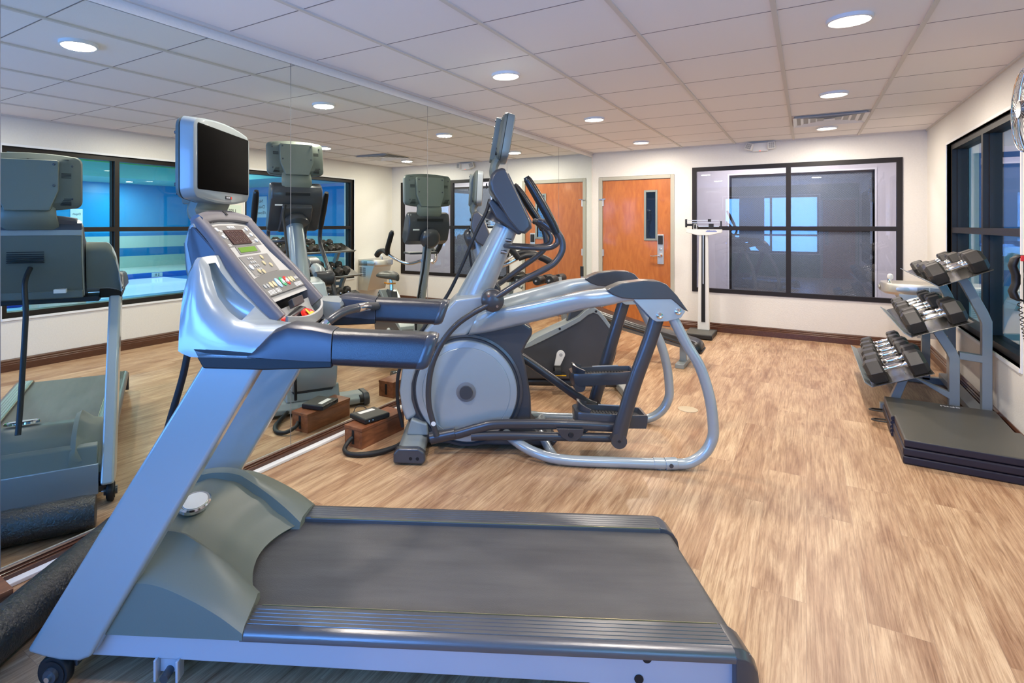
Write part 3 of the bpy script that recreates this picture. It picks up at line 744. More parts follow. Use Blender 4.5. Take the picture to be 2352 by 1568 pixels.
# side covers over the belt guides
for s in (-1, 1):
    crest = cr([(-1.0, .19), (-.93, .27), (-.83, .315), (-.74, .328), (-.66, .318), (-.56, .278), (-.48, .235), (-.415, .190)], 3)
    rings = []
    for p in crest:
        x, z = p; zi = z+.055*max(0, min(1, (-.41-x)/.25))
        rings.append([(x, s*.382, .160), (x, s*.380, z-.012), (x, s*.362, z+.002), (x, s*.285, z+.020), (x-.010, s*.235, zi+.012), (x-.012, s*.212, zi), (x-.015, s*.200, .150)])
    b = MB(); b.loft(rings); b.obj('side_cover', M_sage, T, smooth=50)
b = MB(); b.lathe([(.058, 0), (.058, .010), (.052, .014), (.046, .012)], (0, 0, 0), 'z', 40)
b.xf(Matrix.Translation((-.745, -.02, .372)) @ Matrix.Rotation(.18, 4, 'Y') @ Matrix.Diagonal((.85, 1.35, 1, 1)))
bd = b.obj('badge', M_chrome, T)
b = MB(); b.lathe([(.044, .0125), (.044, .0145), (.01, .0155)], (0, 0, 0), 'z', 40); b.xf(Matrix.Translation((-.745, -.02, .372)) @ Matrix.Rotation(.18, 4, 'Y') @ Matrix.Diagonal((.85, 1.35, 1, 1)))
b.obj('badge_face', M_white, bd)
b = MB(); b.prism([(-1.014, .20), (-.985, .285), (-.96, .30), (-.96, .19)], -.33, .33); b.obj('cover_front', M_sage, T, bev=.006)
b = MB(); b.box(-1.018, -1.000, -.335, .335, .055, .205); b.obj('front_panel', M_silver, T, bev=.004)
# uprights
for s in (-1, 1):
    f = [(-1.067, .112), (-.519, .990), (-.340, .990), (-.855, .125), (-.865, .105), (-.90, .090), (-.96, .090), (-1.01, .098)]
    b = MB(); b.prism(f, s*.405, s*.345); b.obj('upright', M_silver, T, bev=.014, seg=4)
    b = MB(); b.prism([(-.885, .235), (-.842, .31), (-.838, .308), (-.880, .232)], s*.40, s*.36); b.obj('upright_trim', M_dark, T)
    # front transport wheel
    wy = -.425 if s < 0 else .425
    b = MB(); b.lathe([(.046, -.016), (.050, -.010), (.050, .010), (.046, .016)], (-.985, s*.385, .050), 'y', 36)
    b.lathe([(.038, -.019), (.036, -.017), (.036, .017), (.038, .019)], (-.985, s*.385, .050), 'y', 36); w = b.obj('wheel', M_black, T)
    b = MB(); b.lathe([(.020, -.03), (.022, -.018), (.022, .018), (.020, .03)], (-.985, s*.385, .050), 'y', 24); b.obj('hub', M_dark, w)
    b = MB(); b.lathe([(.008, -.040), (.008, .0)], (-.985, s*.385, .050), 'y', 16); b.obj('axle', M_chrome, w)
b = MB(); b.box(-.99, -.93, -.37, .37, .05, .085); b.obj('axle_beam', M_dark, T, bev=.004)
# lift bracket under the near side
for s in (-1, 1):
    b = MB(); b.box(-.692, -.684, s*.352-.02, s*.352+.02, .016, .080); b.box(-.624, -.616, s*.352-.02, s*.352+.02, .016, .080); b.box(-.684, -.624, s*.345-.003, s*.345+.003, .03, .080)
    k = b.obj('lift_bracket', M_lilac, T, bev=.002)
    b = MB(); b.cyl((-.652, s*.385, .036), (-.652, s*.30, .040), .013, n=16); b.obj('bracket_pin', M_dark, k)
# ---- console
P0 = Vector((-.634, 0, 1.385)); td = Vector((.676, 0, -.737)); nn = Vector((.737, 0, .676)); Yv = Vector((0, 1, 0))
def F(s_, y, h): return P0+td*s_+Yv*y+nn*h
hous = [(-.660, 1.378), (-.648, 1.392), (-.636, 1.381), (-.468, 1.196), (-.412, 1.133), (-.445, 1.075), (-.430, 1.040), (-.365, 1.025), (-.330, 1.020), (-.37, .985), (-.53, .975), (-.575, 1.0), (-.640, 1.20), (-.668, 1.33)]
b = MB(); rings = []
for y, sc_ in ((-.235, .94), (-.228, 1), (-.12, 1), (0, 1), (.12, 1), (.228, 1), (.235, .94)):
    c_ = Vector((-.52, 1.18)); up_ = .022*(1-(y/.235)**2)
    rings.append([(c_.x+(p[0]-c_.x)*sc_, y, c_.y+(p[1]-c_.y)*sc_+(up_ if i < 3 and p[1] > 1.388 else 0)) for i, p in enumerate(hous)])
b.loft(rings); cons = b.obj('console', M_graph, T, bev=.004, smooth=30)
# raised dark rims along both sides of the face
for s in (-1, 1):
    rings = []
    for q in range(9):
        s_ = -.020+q*(.430)/8; y0 = .165+.035*min(1, max(0, (s_-.05)/.20)) if s_ < .24 else .200; y1 = y0+.062-.01*q/8
        lo_ = -.008-.042*min(1, q/2.5)
        rings.append([F(s_, s*y0, lo_*.5), F(s_, s*y0, .010), F(s_, s*(y0+.014), .022), F(s_, s*(y1-.016), .022), F(s_, s*y1, .004), F(s_, s*y1, lo_), F(s_, s*y0, lo_)])
    b = MB(); b.loft(rings); b.obj('console_rim', M_rim, cons, smooth=50)
rings = []
for q in range(13):
    t = -1+q/6; y = t*.205; s0 = -.026-.026*(1-t*t); w = .030+.008*(1-abs(t))
    rings.append([F(s0-.010, y, -.012), F(s0-.012, y, .006), F(s0-.004, y, .022), F(s0+w*.5, y, .026), F(s0+w, y, .016), F(s0+w, y, -.01), F(s0+w*.5, y, -.014)])
b = MB(); b.loft(rings); b.obj('console_hood', M_rim, cons, smooth=50)
b = MB(); b.prism([(-.010, -.008), (.010, -.008), (.010, .010), (-.010, .010)], .0255, .0275, 'z'); b.xf(basis(F(-.036, 0, 0), (0, 1, 0), -td)); b.obj('hood_socket', M_gap, cons, smooth=0)
def fpanel(name, m, par, pts, h0, h1, bev=0):
    b = MB(); b.loft([[F(p[0], p[1], h0) for p in pts], [F(p[0], p[1], h1) for p in pts]]); return b.obj(name, m, par, bev=bev, smooth=0)
fpanel('bezel', M_bezel, cons, [(.0, -.17), (-.012, -.06), (-.012, .06), (.0, .17), (.14, .165), (.245, .20), (.350, .20), (.350, -.20), (.245, -.20), (.14, -.165)], .0, .003)
dp = fpanel('display_panel', M_panel, cons, [(.012, -.150), (.004, -.08), (.004, .08), (.012, .150), (.104, .146), (.104, -.146)], .003, .0045)
fpanel('led_window', M_led, cons, [(.030, -.088), (.030, .072), (.096, .060), (.096, -.100)], .0045, .0085)
fpanel('lcd_bezel', M_panel, cons, [(.106, -.10), (.106, .085), (.140, .078), (.140, -.11)], .003, .0048)
fpanel('lcd_window', M_lcd, cons, [(.111, -.088), (.111, .060), (.134, .052), (.134, -.095)], .0048, .006)
fpanel('keypad_panel', M_panel, cons, [(.150, -.140), (.150, .120), (.232, .100), (.238, -.140)], .003, .0045)
b = MB()   # seven segment digits, unlit
for d in range(4):
    for (sy, ss, w, h_) in ((0, 0, .014, .003), (0, .024, .014, .003), (0, .048, .014, .003), (-.009, .012, .003, .018), (.009, .012, .003, .018), (-.009, .036, .003, .018), (.009, .036, .003, .018)):
        y = -.062+d*.033+sy*.9; s0 = .039+ss
        b.loft([[F(s0-h_/2, y-w/2, .0087), F(s0-h_/2, y+w/2, .0087), F(s0+h_/2, y+w/2, .0087), F(s0+h_/2, y-w/2, .0087)], [F(s0-h_/2, y-w/2, .0095), F(s0-h_/2, y+w/2, .0095), F(s0+h_/2, y+w/2, .0095), F(s0+h_/2, y-w/2, .0095)]])
b.obj('digit_segments', mat('unlit_segments', (.11, .075, .065), .3), cons, smooth=0)
def button(m, s_, y, r1, r2=None, h=.005, name='button', h0=.004):
    r2 = r2 or r1; b = MB()
    b.loft([[F(s_+r2*sin(a*pi/8), y+r1*cos(a*pi/8), h0) for a in range(16)], [F(s_+r2*sin(a*pi/8), y+r1*cos(a*pi/8), h0+h*.7) for a in range(16)], [F(s_+r2*.8*sin(a*pi/8), y+r1*.8*cos(a*pi/8), h0+h) for a in range(16)]])
    return b.obj(name, m, cons)
for s_, y in ((.026, -.128), (.058, -.122), (.026, .118), (.055, .120), (.084, .122)): button(M_btnw, s_, y, .009)
button(M_btnw, .200, -.118, .012); 
for s_, y, m in ((.165, .035, M_btng), (.192, .010, M_btng), (.205, .058, M_btng), (.222, -.085, M_btng), (.228, -.052, M_btng)): button(m, s_, y, .010)
for i in range(4):
    for j in range(3): button(M_bezel, .163+i*.017, -.083+j*.017, .006, h=.003, name='keypad_key')
b = MB()   # small printed captions
for s_, y, w in ((.026, -.100, .02), (.040, -.100, .012), (.058, -.094, .018), (.026, .09, .02), (.055, .09, .018), (.084, .09, .018), (.092, -.125, .02)):
    for k in range(2): b.loft([[F(s_+k*.006, y-w/2, .0046), F(s_+k*.006, y+w/2, .0046), F(s_+.0025+k*.006, y+w/2, .0046), F(s_+.0025+k*.006, y-w/2, .0046)], [F(s_+k*.006, y-w/2, .0048), F(s_+k*.006, y+w/2, .0048), F(s_+.0025+k*.006, y+w/2, .0048), F(s_+.0025+k*.006, y-w/2, .0048)]])
b.obj('caption_print', M_print, cons, smooth=0)
text('MATRIX', .017, M_print, cons, basis(F(.0165, 0, .0068), (0, 1, 0), -td), 'lettering')
# control strip
strip = []
for q in range(13):
    y = -.195+q*.0325; strip.append((.252-.016*(1-(y/.195)**2), y))
fpanel('control_strip', M_panel2, cons, strip+[(.330, .195), (.330, -.195)], .003, .011, bev=.002)
for y, m, r in ((-.160, M_bezel, .009), (-.134, M_bezel, .009), (-.103, M_btng, .013), (-.072, M_btng, .013), (.094, M_btng, .013), (.122, M_btng, .013), (.150, M_bezel, .008), (.170, M_bezel, .008)):
    button(m, .289, y, r, r, .003, h0=.011)
for y, m in ((-.032, M_btnb), (.013, M_btngr), (.056, M_red)):
    button(m, .289, y, .017, .021, .003, h0=.011); button(M_btnw, .289, y, .010, .010, .002, h0=.0142)
b = MB()
for y0, y1 in ((-.17, -.11), (-.10, -.06), (.10, .18)):
    for k in range(4):
        s_ = .308+k*.0045; b.loft([[F(s_, y0, .0112), F(s_, y1, .0112), F(s_+.002, y1, .0112), F(s_+.002, y0, .0112)], [F(s_, y0, .0114), F(s_, y1, .0114), F(s_+.002, y1, .0114), F(s_+.002, y0, .0114)]])
b.obj('caption_print', M_print, cons, smooth=0)
# accessory tray: dark bowl with a pale lip
b = MB(); rings = []
for q in range(13):
    t = -1+q/6; y = t*.205; bulge = .030*(1-abs(t)**3)
    x0, z0 = -.392, 1.118
    rings.append([(x0, y, z0-.02), (x0+.012, y, z0-.055), (x0+.03+bulge*.55, y, z0-.080-.015*(1-t*t)), (x0+.045+bulge, y, z0-.062-.012*(1-t*t)), (x0+.048+bulge, y, z0-.028-.022*(1-t*t)), (x0+.056+bulge, y, z0-.030-.022*(1-t*t)), (x0+.056+bulge, y, z0-.072-.012*(1-t*t)), (x0+.035+bulge*.55, y, z0-.098-.015*(1-t*t)), (x0, y, z0-.09)])
b.loft(rings); b.obj('accessory_tray', M_bezel, cons, smooth=35)
b = MB(); b.box(-.428, -.36, -.19, .19, 1.030, 1.036); b.box(-.432, -.426, -.19, .19, 1.03, 1.12); b.obj('tray_floor', M_gap, cons, smooth=0)
b = MB(); b.lathe([(.002, .014), (.020, .011), (.026, 0), (.018, -.010)], (-.372, -.125, 1.058), 'z', 20); b.obj('red_clip', M_red, cons)
b = MB(); b.tube([(-.385, -.09, 1.055), (-.375, .05, 1.065), (-.385, .12, 1.062)], [.014, .022, .012], 14); b.obj('tray_insert', M_dark, cons)
b = MB(); b.prism([(-.388, 1.115), (-.372, 1.128), (-.362, 1.100), (-.378, 1.088)], -.06, .06); b.obj('card_holder', M_dark, cons, bev=.003)
# safety stop key
b = MB(); b.lathe([(.001, .012), (.026, .011), (.040, .004), (.042, -.006), (.030, -.014)], (0, 0, 0), 'z', 32); b.xf(Matrix.Translation((-.335, .030, 1.056)) @ Matrix.Rotation(.75, 4, 'Y') @ Matrix.Diagonal((.78, 1.25, 1, 1)))
sk = b.obj('stop_button', M_red, T)
b = MB(); b.prism([(-.022, -.030), (.0, -.034), (.018, -.020), (.018, .012), (.004, .026), (-.004, .012), (-.004, -.014), (-.022, -.018)], .0115, .0135, 'z'); b.xf(Matrix.Translation((-.334, .024, 1.0565)) @ Matrix.Rotation(.75, 4, 'Y')); b.obj('stop_marking', M_yellow, sk)
b = MB(); b.cyl((-.345, .03, 1.048), (-.362, .03, 1.015), .016); b.obj('stop_stem', M_black, sk)
b = MB(); b.tube(cr([(-.338, .05, 1.02), (-.335, .03, .985), (-.325, .06, .978), (-.32, .10, .99), (-.33, .12, 1.01)], 5), .0035, 8); b.obj('safety_cord', M_black, sk)
def GP(hz):
    P = [(-.020, hz), (-.034, hz*.95), (-.044, hz*.74), (-.050, hz*.4), (-.054, 0), (-.057, -hz*.45), (-.057, -hz*.66), (-.048, -hz*.90), (-.038, -hz)]
    return P+[(-q[0], q[1]) for q in P[::-1]]
# side pods with cup holders, arms, grips
for s in (-1, 1):
    nm = 'arm_pod'
    top_ = [(-.531, 1.289), (-.492, 1.292), (-.428, 1.217), (-.375, 1.155), (-.334, 1.118), (-.300, 1.102), (-.275, 1.095), (-.268, 1.060), (-.285, 1.030), (-.32, 1.008), (-.38, 1.003), (-.515, 1.012), (-.540, 1.040), (-.575, 1.15), (-.585, 1.225), (-.573, 1.250)]
    c_ = Vector((-.44, 1.08)); rings = []
    PI_ = [(-.565, 1.290), (-.553, 1.289), (-.527, 1.248), (-.491, 1.204), (-.449, 1.159), (-.405, 1.113), (-.378, 1.089), (-.331, 1.077), (-.275, 1.072)]
    PO_ = [(-.574, 1.287), (-.559, 1.289), (-.546, 1.260), (-.530, 1.212), (-.510, 1.166), (-.478, 1.126), (-.445, 1.099), (-.385, 1.086), (-.290, 1.088)]
    BK_ = [(-.270, 1.055), (-.285, 1.025), (-.33, 1.006), (-.40, 1.000), (-.525, 1.004), (-.560, 1.03), (-.582, 1.14), (-.594, 1.235), (-.588, 1.262)]
    for y, q, k in ((.240, PI_, 1.0), (.266, PI_, 1.0), (.335, PO_, 1.0), (.350, PO_, .975), (.366, PO_, .90), (.383, PO_, .76), (.397, PO_, .52), (.405, PO_, .30), (.409, PO_, .08)):
        rings.append([(p[0], s*y, 1.0+(p[1]-1.0)*k) for p in q+BK_])
    b = MB(); b.loft(rings); pod = b.obj(nm, [M_silver, M_sageb], T, smooth=50)
    for p in pod.data.polygons:
        if p.normal.x < -.62: p.material_index = 1
    # cup well: dark scoop sunk in the sloping top
    sc = MB(); P_ = cr([(-.560, s*.299, 1.262), (-.540, s*.300, 1.218), (-.510, s*.301, 1.172), (-.468, s*.301, 1.134), (-.430, s*.300, 1.112)], 4)
    sc.tube(P_, [.020+.016*sin(pi*.5*min(1, (i+2)/(len(P_)))) for i in range(len(P_))], 20, up=(.55, 0, .83), sec=(1.25, 1)); cut(pod, sc)
    # arm (graphite sleeve) and grip
    arm = [(-.385, 1.008), (-.350, 1.045), (-.315, 1.080), (-.270, 1.098), (-.20, 1.092), (-.140, 1.080), (-.140, .995), (-.20, .995), (-.36, 1.000), (-.388, 1.004)]
    rings = []
    for y, k in ((.300, .80), (.306, .90), (.322, .985), (.345, 1), (.375, 1), (.392, .97), (.402, .90), (.407, .80), (.411, .62), (.414, .40), (.415, .12)):
        rings.append([(p[0], s*y, .9945+(p[1]-.9945)*k if p[1] > 1.02 else p[1]) for p in arm])
    b = MB(); b.loft(rings); ar = b.obj('handrail', M_graph, T, bev=.004, seg=3, smooth=45)
    rings = []
    for x, zt, zb in ((-.138, 1.078, .980), (-.10, 1.077, .979), (.09, 1.071, .973), (.118, 1.069, .973)):
        dz = 0
        cz = (zt+zb)/2; hz = (zt-zb)/2
        sh = lambda z: x + (z-cz)*.35*(1 if x > .05 else 0)
        rings.append([(sh(cz+q[1]), s*(.358+q[0]), cz+q[1]) for q in GP(hz)])
    b = MB(); b.loft(rings); gp = b.obj('hand_grip', M_grip, T, smooth=40)
    rings = []
    for k, (x, sc_) in enumerate(((.118, 1.0), (.121, 1.02), (.140, 1.0), (.150, .90), (.153, .78))):
        cz = 1.021; hz = .049
        rings.append([(x+(q[1]*sc_)*.35, s*(.358+q[0]*sc_), cz+q[1]*sc_) for q in GP(hz)])
    b = MB(); b.loft(rings); b.obj('grip_cap', M_dark, gp, smooth=50)
# underside of the console
b = MB(); b.prism([(-.556, 1.030), (-.28, 1.01), (-.139, .998), (-.139, .975), (-.34, .966), (-.52, .968)], -.409, -.300); b.prism([(-.556, 1.030), (-.28, 1.01), (-.139, .998), (-.139, .975), (-.34, .966), (-.52, .968)], .300, .409); b.box(-.56, -.36, -.30, .30, .955, .985)
b.obj('console_underside', M_black, T, bev=.005)
# heart rate bar
pth = cr([(-.300, -.27, .985), (-.275, -.10, 1.005), (-.285, .0, 1.010), (-.255, .04, 1.040), (-.215, .09, 1.062), (-.165, .17, 1.065), (-.135, .30, 1.050)], 6)
b = MB(); b.tube(pth, .0165, 16); hb = b.obj('pulse_bar', M_dark, T)
b = MB(); b.tube(pth[12:17], .0178, 16); b.tube(pth[28:33], .0178, 16); b.obj('pulse_contact', M_chrome, hb)
# rear of the console: panel with vents (seen in the mirror)
b = MB(); b.box(-.672, -.640, -.15, .12, 1.17, 1.23)
for k in range(6): pass
b.bm.clear()
for k in range(6):
    z = 1.185+k*.011; b.box(-.6775+k*.0016, -.640, -.10, .06, z, z+.005)
b.obj('vent_slots', M_gap, cons, smooth=0)
b = MB(); b.prism([(-.640, 1.396), (-.654, 1.388), (-.672, 1.33), (-.664, 1.24), (-.632, 1.12), (-.590, .99), (-.560, .99), (-.585, 1.14), (-.615, 1.28), (-.630, 1.37)], -.233, .233); b.obj('rear_shell', M_silverg, cons, bev=.012, seg=3)
b = MB(); b.prism([(-.676, 1.33), (-.668, 1.235), (-.636, 1.115), (-.598, .995), (-.590, .995), (-.625, 1.115), (-.655, 1.24), (-.662, 1.33)], -.228, .228); b.obj('rear_cover', M_sageb, cons, bev=.004)
b = MB(); b.box(-.612, -.575, -.23, .23, .985, 1.03); b.obj('rear_sill', M_sageb, cons, bev=.008)
b = MB(); b.box(-.652, -.600, .10, .155, 1.02, 1.04); b.xf(Matrix.Translation((-.008, 0, 0))); b.obj('label_sticker', M_white, cons, smooth=0)
# monitor and neck
tv_unit(T, Matrix.Translation((-.640, 0, 1.610)), shell=mat('tv_paint', (.245, .29, .295), .36, metal=.15, coat=.3))
tv_neck(T, [(-.690, 1.48), (-.705, 1.44), (-.690, 1.41), (-.655, 1.385)], .115, .125, .030, M_sage)
# cable from the console back to the floor
b = MB(); b.tube(cr([(-.665, 0, 1.16), (-.70, -.01, 1.12), (-.745, -.01, 1.07), (-.775, 0, .95), (-.800, 0, .83), (-.845, 0, .68), (-.90, 0, .50), (-.95, 0, .38)], 6), .013, 10); b.obj('power_cable', M_black, T)
# ---------------------------------------------------------------- elliptical
EA = R_(-4.0)
EL = thing('elliptical_trainer', 'silver and charcoal elliptical trainer with round side disc, in the middle of the room', 'elliptical trainer', frame_origin(.2, 3.6), YAW+EA)
b = MB(); b.prism([(-.40, .165), (-.34, .10), (-.27, .022), (.50, .022), (.535, .062), (.42, .105), (.372, .15), (.366, .33), (.335, .512), (.315, .60), (.345, .66), (.375, .707), (.375, .752), (.30, .80), (.20, .86), (.11, .93), (.02, .90), (-.12, .80), (-.30, .68), (-.395, .50), (-.425, .34)], -.155, .155)
sh = b.obj('drive_shroud', M_dark, EL, bev=.018, seg=3)
crescent = [(-.10, .93), (-.21, .815), (-.322, .704), (-.390, .600), (-.430, .493), (-.449, .351), (-.432, .237), (-.404, .160), (-.335, .205), (-.365, .30), (-.362, .40), (-.325, .52), (-.255, .615), (-.15, .685), (-.03, .700), (.06, .80), (.12, .90), (.10, .96)]
b = MB(); b.prism(crescent, -.172, .172); b.obj('front_shell', M_silver, EL, bev=.022, seg=4)
for s in (-1, 1):
    b = MB(); b.lathe([(.345, s*.150), (.345, s*.166), (.33, s*.170), (.322, s*.160)], (-.031, 0, .365), 'y', 72); b.obj('disc_surround', M_dark, EL)
    b = MB(); b.lathe([(.312, s*.155), (.312, s*.176), (.306, s*.184), (.272, s*.187), (.270, s*.184), (.266, s*.187), (.10, s*.190)], (-.031, 0, .362), 'y', 80); dc = b.obj('side_disc', M_silver, EL, smooth=25)
    b = MB(); b.lathe([(.060, s*.188), (.060, s*.194), (.054, s*.196)], (-.031, 0, .362), 'y', 40); b.obj('hub_cap', M_panel, dc)
# front foot and rear base
b = MB(); b.prism([(-.435, .022), (-.435, .060), (-.40, .092), (-.30, .094), (-.272, .070), (-.272, .022)], -.385, .385); b.prism([(-.40, .09), (-.37, .19), (-.27, .16), (-.262, .09)], -.20, .20); ft = b.obj('front_foot', M_silverg, EL, bev=.012, seg=3)
for s in (-1, 1):
    b = MB(); b.prism([(-.446, .010), (-.446, .066), (-.418, .098), (-.300, .100), (-.264, .078), (-.258, .030), (-.275, .008)], s*.375, s*.425); c = b.obj('foot_cap', M_dark, ft, bev=.012, seg=3)
    b = MB()
    for x in (-.345, -.305): b.lathe([(.010, s*.4255), (.010, s*.4262)], (x, 0, .042), 'y', 16)
    b.obj('cap_hole', M_gap, c, smooth=0)
    b = MB(); b.lathe([(.030, s*.345), (.030, s*.372)], (-.418, 0, .055), 'y', 24); b.obj('transport_wheel', M_black, ft)
b = MB(); b.box(.16, .52, -.13, .13, .02, .085); b.obj('rear_base', M_dark, EL, bev=.02, seg=3)
for s in (-1, 1):
    b = MB(); b.tube(cr([(.43, s*.10, .085), (.46, s*.22, .052), (.485, s*.33, .035)], 4), .026, 16); b.obj('base_strut', M_silver, EL)
    # floor loop
    P = [(.18, .10, .115), (.255, .22, .090), (.37, .32, .058), (.54, .36, .034), (.886, .365, .031), (1.139, .365, .031), (1.238, .365, .042), (1.318, .365, .098), (1.360, .365, .176), (1.366, .365, .253), (1.348, .362, .407), (1.298, .355, .578), (1.222, .345, .715), (1.148, .34, .865)]
    b = MB(); b.tube(cr([(p[0], s*p[1], p[2]) for p in P], 6), .0295, 18); lp = b.obj('floor_loop', M_silver, EL)
    b = MB(); b.cyl((1.035, s*.365, .031), (1.095, s*.365, .031), .0325, n=20); b.cyl((1.10, s*.365, .031), (1.165, s*.365, .035), .034, n=20); b.obj('loop_sleeve', M_silver, lp, bev=.003)
    b = MB(); b.lathe([(.012, s*.395), (.012, s*.4005), (.006, s*.401)], (1.125, 0, .033), 'y', 16); b.obj('sleeve_bolt', M_dark, lp)
    b = MB(); b.lathe([(.016, 0), (.022, .012), (.006, .03)], (1.07, s*.365, 0), 'z', 16); b.obj('leveller', M_silver, lp)
    # overhead beam
    up = cr([(.04, .84), (.09, .868), (.197, .888), (.46, .953), (.634, .998), (.781, 1.017), (.90, 1.03), (1.02, 1.02)], 4)
    lo = cr([(-.02, .705), (.12, .735), (.34, .800), (.634, .889), (.80, .925), (.88, .945), (.95, .950), (1.04, .950)], 4)
    rings = []
    for i, (a, c) in enumerate(zip(up, lo)):
        t = min(1, i/16); yc = .150+(.325-.150)*(t*t*(3-2*t)); w = .042
        q = [(a, yc-w*.55), (a, yc+w*.55), ((a*5+c)/6, yc+w), ((a+c*5)/6, yc+w), (c, yc+w*.55), (c, yc-w*.55), ((a+c*5)/6, yc-w), ((a*5+c)/6, yc-w)]
        rings.append([(p.x, s*y, p.y) for p, y in q])
    b = MB(); b.loft(rings); b.obj('overhead_beam', M_silver, EL, smooth=60)
    cv = [(.772, 1.013), (.800, 1.030), (.859, 1.055), (.979, 1.070), (1.064, 1.068), (1.106, 1.050), (1.165, .985), (1.228, .895), (1.205, .905), (1.132, .965), (.93, .962), (.859, .968), (.81, .985)]
    b = MB(); b.prism(cv, s*.275, s*.380); b.obj('joint_cover', M_dark, EL, bev=.018, seg=4)
    br = [(.917, .968), (1.135, .969), (1.210, .897), (1.185, .860), (1.110, .840), (1.051, .838), (1.030, .848)]
    b = MB(); b.prism(br, s*.368, s*.376); b.prism(br, s*.284, s*.290); bk = b.obj('pivot_bracket', M_silver, EL, bev=.003)
    b = MB()
    for x, z in ((1.066, .872), (1.168, .896)): b.lathe([(.019, s*.376), (.018, s*.384), (.010, s*.389), (.004, s*.388)], (x, 0, z), 'y', 20)
    b.obj('pivot_bolt', M_chrome, bk)
# swing links (near at rest low, both hang down from the brackets)
for s, P in ((-1, [(1.078, .890), (1.025, .715), (.940, .474), (.872, .240), (.850, .145)]), (1, [(1.062, .90), (.985, .64), (.920, .41), (.864, .22), (.842, .14)])):
    b = MB(); b.tube(cr([(p[0], s*.328, p[1]) for p in P], 5), .042, 20, sec=(1, .62), up=(1, 0, 0)); b.lathe([(.044, s*.352), (.046, s*.330), (.044, s*.302)], (P[-1][0], 0, P[-1][1]), 'y', 24)
    lk = b.obj('swing_link', M_darkm, EL)
    b = MB(); b.lathe([(.008, s*.354), (.008, s*.356)], (P[-1][0], 0, P[-1][1]), 'y', 12); b.obj('link_bolt', M_black, lk)
# pedal arms
for s in (-1, 1):
    if s < 0:
        pA = [(-.215, .110), (-.15, .118), (-.083, .130), (.047, .170), (.176, .195), (.559, .203), (.861, .195)]
        pB = [(.0, .118), (.20, .128), (.50, .130), (.83, .132)]
        tk = [(-.215, .107), (-.10, .125)]
    else:
        pA = [(-.02, .66), (.12, .60), (.25, .52), (.364, .459), (.55, .33), (.759, .185), (.84, .15)]
        pB = None
    b = MB(); b.tube(cr([(p[0], s*.262, p[1]) for p in pA], 5), .026, 18, sec=(1.15, .8), up=(0, 0, 1))
    if pB: b.tube(cr([(p[0], s*.262, p[1]) for p in pB], 4), .024, 16, sec=(1.1, .9), up=(0, 0, 1))
    e = pA[0]; b.tube([(e[0]-.03, s*.262, e[1]-.01), (e[0]+.12, s*.262, e[1]+(.025 if s < 0 else -.04))], [.037, .034], 20, sec=(1, .9))
    pa = b.obj('pedal_arm', M_darkm, EL)
    # crank behind the arm
    b = MB(); b.cyl((-.031 if s < 0 else -.031, s*.19, .362), (-.031, s*.215, .362), .04); b.obj('crank_boss', M_dark, EL)
# foot pedals: tray with rim, heel cup and ribbed pad
def pedal(cx_, cy_, cz_, pitch, mirror=1):
    M = Matrix.Translation((cx_, cy_, cz_)) @ Matrix.Rotation(pitch, 4, 'Y')
    b = MB()
    out = [(-.215, -.055), (-.200, -.078), (-.165, -.088), (.10, -.090), (.205, -.075), (.205, .075), (.10, .090), (-.165, .088), (-.200, .078), (-.215, .055)]
    inn = [(p[0]*.90+.004, p[1]*.84) for p in out]
    Z0, Z1, Z2 = -.078, .0, -.030
    b.loft([[(p[0]*.97, p[1]*.93, Z0) for p in out], [(p[0]*.99, p[1]*.98, -.05) for p in out], [(p[0], p[1], Z1-.008) for p in out], [(p[0]*.985, p[1]*.97, Z1) for p in out], [(p[0], p[1], Z1) for p in inn], [(p[0]*.97, p[1]*.95, Z2) for p in inn]])
    b.xf(M); pd = b.obj('foot_pedal', M_dark, EL, smooth=35)
    b = MB()
    for k in range(15): b.box(-.13+k*.019, -.121+k*.019, -.062, .062, -.030, -.025)
    b.xf(M); b.obj('pedal_tread', M_black, pd, smooth=0)
    b = MB(); rings = []
    for q in range(9):
        a = pi*(.5+q/8); rings.append([(-.135+.060*cos(a), .070*sin(a), -.02), (-.125+.075*cos(a), .078*sin(a), .058-.040*abs(q-4)/4), (-.122+.066*cos(a), .070*sin(a), .058-.040*abs(q-4)/4), (-.130+.052*cos(a), .062*sin(a), -.02)])
    b.loft(rings); b.xf(M); b.obj('toe_cup', M_dark, pd, smooth=50)
    b = MB(); b.box(-.05, .12, .076, .082, -.001, .006); b.xf(M); b.obj('pedal_trim', M_bezel, pd, smooth=0)
    b = MB(); b.lathe([(.036, -.030), (.038, -.022), (.038, .022), (.036, .030)], (-.165, mirror*-.045, -.085), 'y', 24); b.lathe([(.012, -.033), (.012, .033)], (-.165, mirror*-.045, -.085), 'y', 14)
    b.xf(M); b.obj('pedal_pivot', M_darkm, pd)
    return pd
pedal(.835, -.175, .268, .03); pedal(.860, .135, .430, -.06)
b = MB(); b.prism([(.50, .19), (.66, .19), (.655, .155), (.62, .122), (.575, .115), (.53, .14)], -.298, -.285); pl_ = b.obj('pivot_plate', M_darkm, EL, bev=.003)
b = MB(); b.lathe([(.016, -.300), (.014, -.304)], (.585, 0, .155), 'y', 16); b.obj('plate_bolt', M_black, pl_)
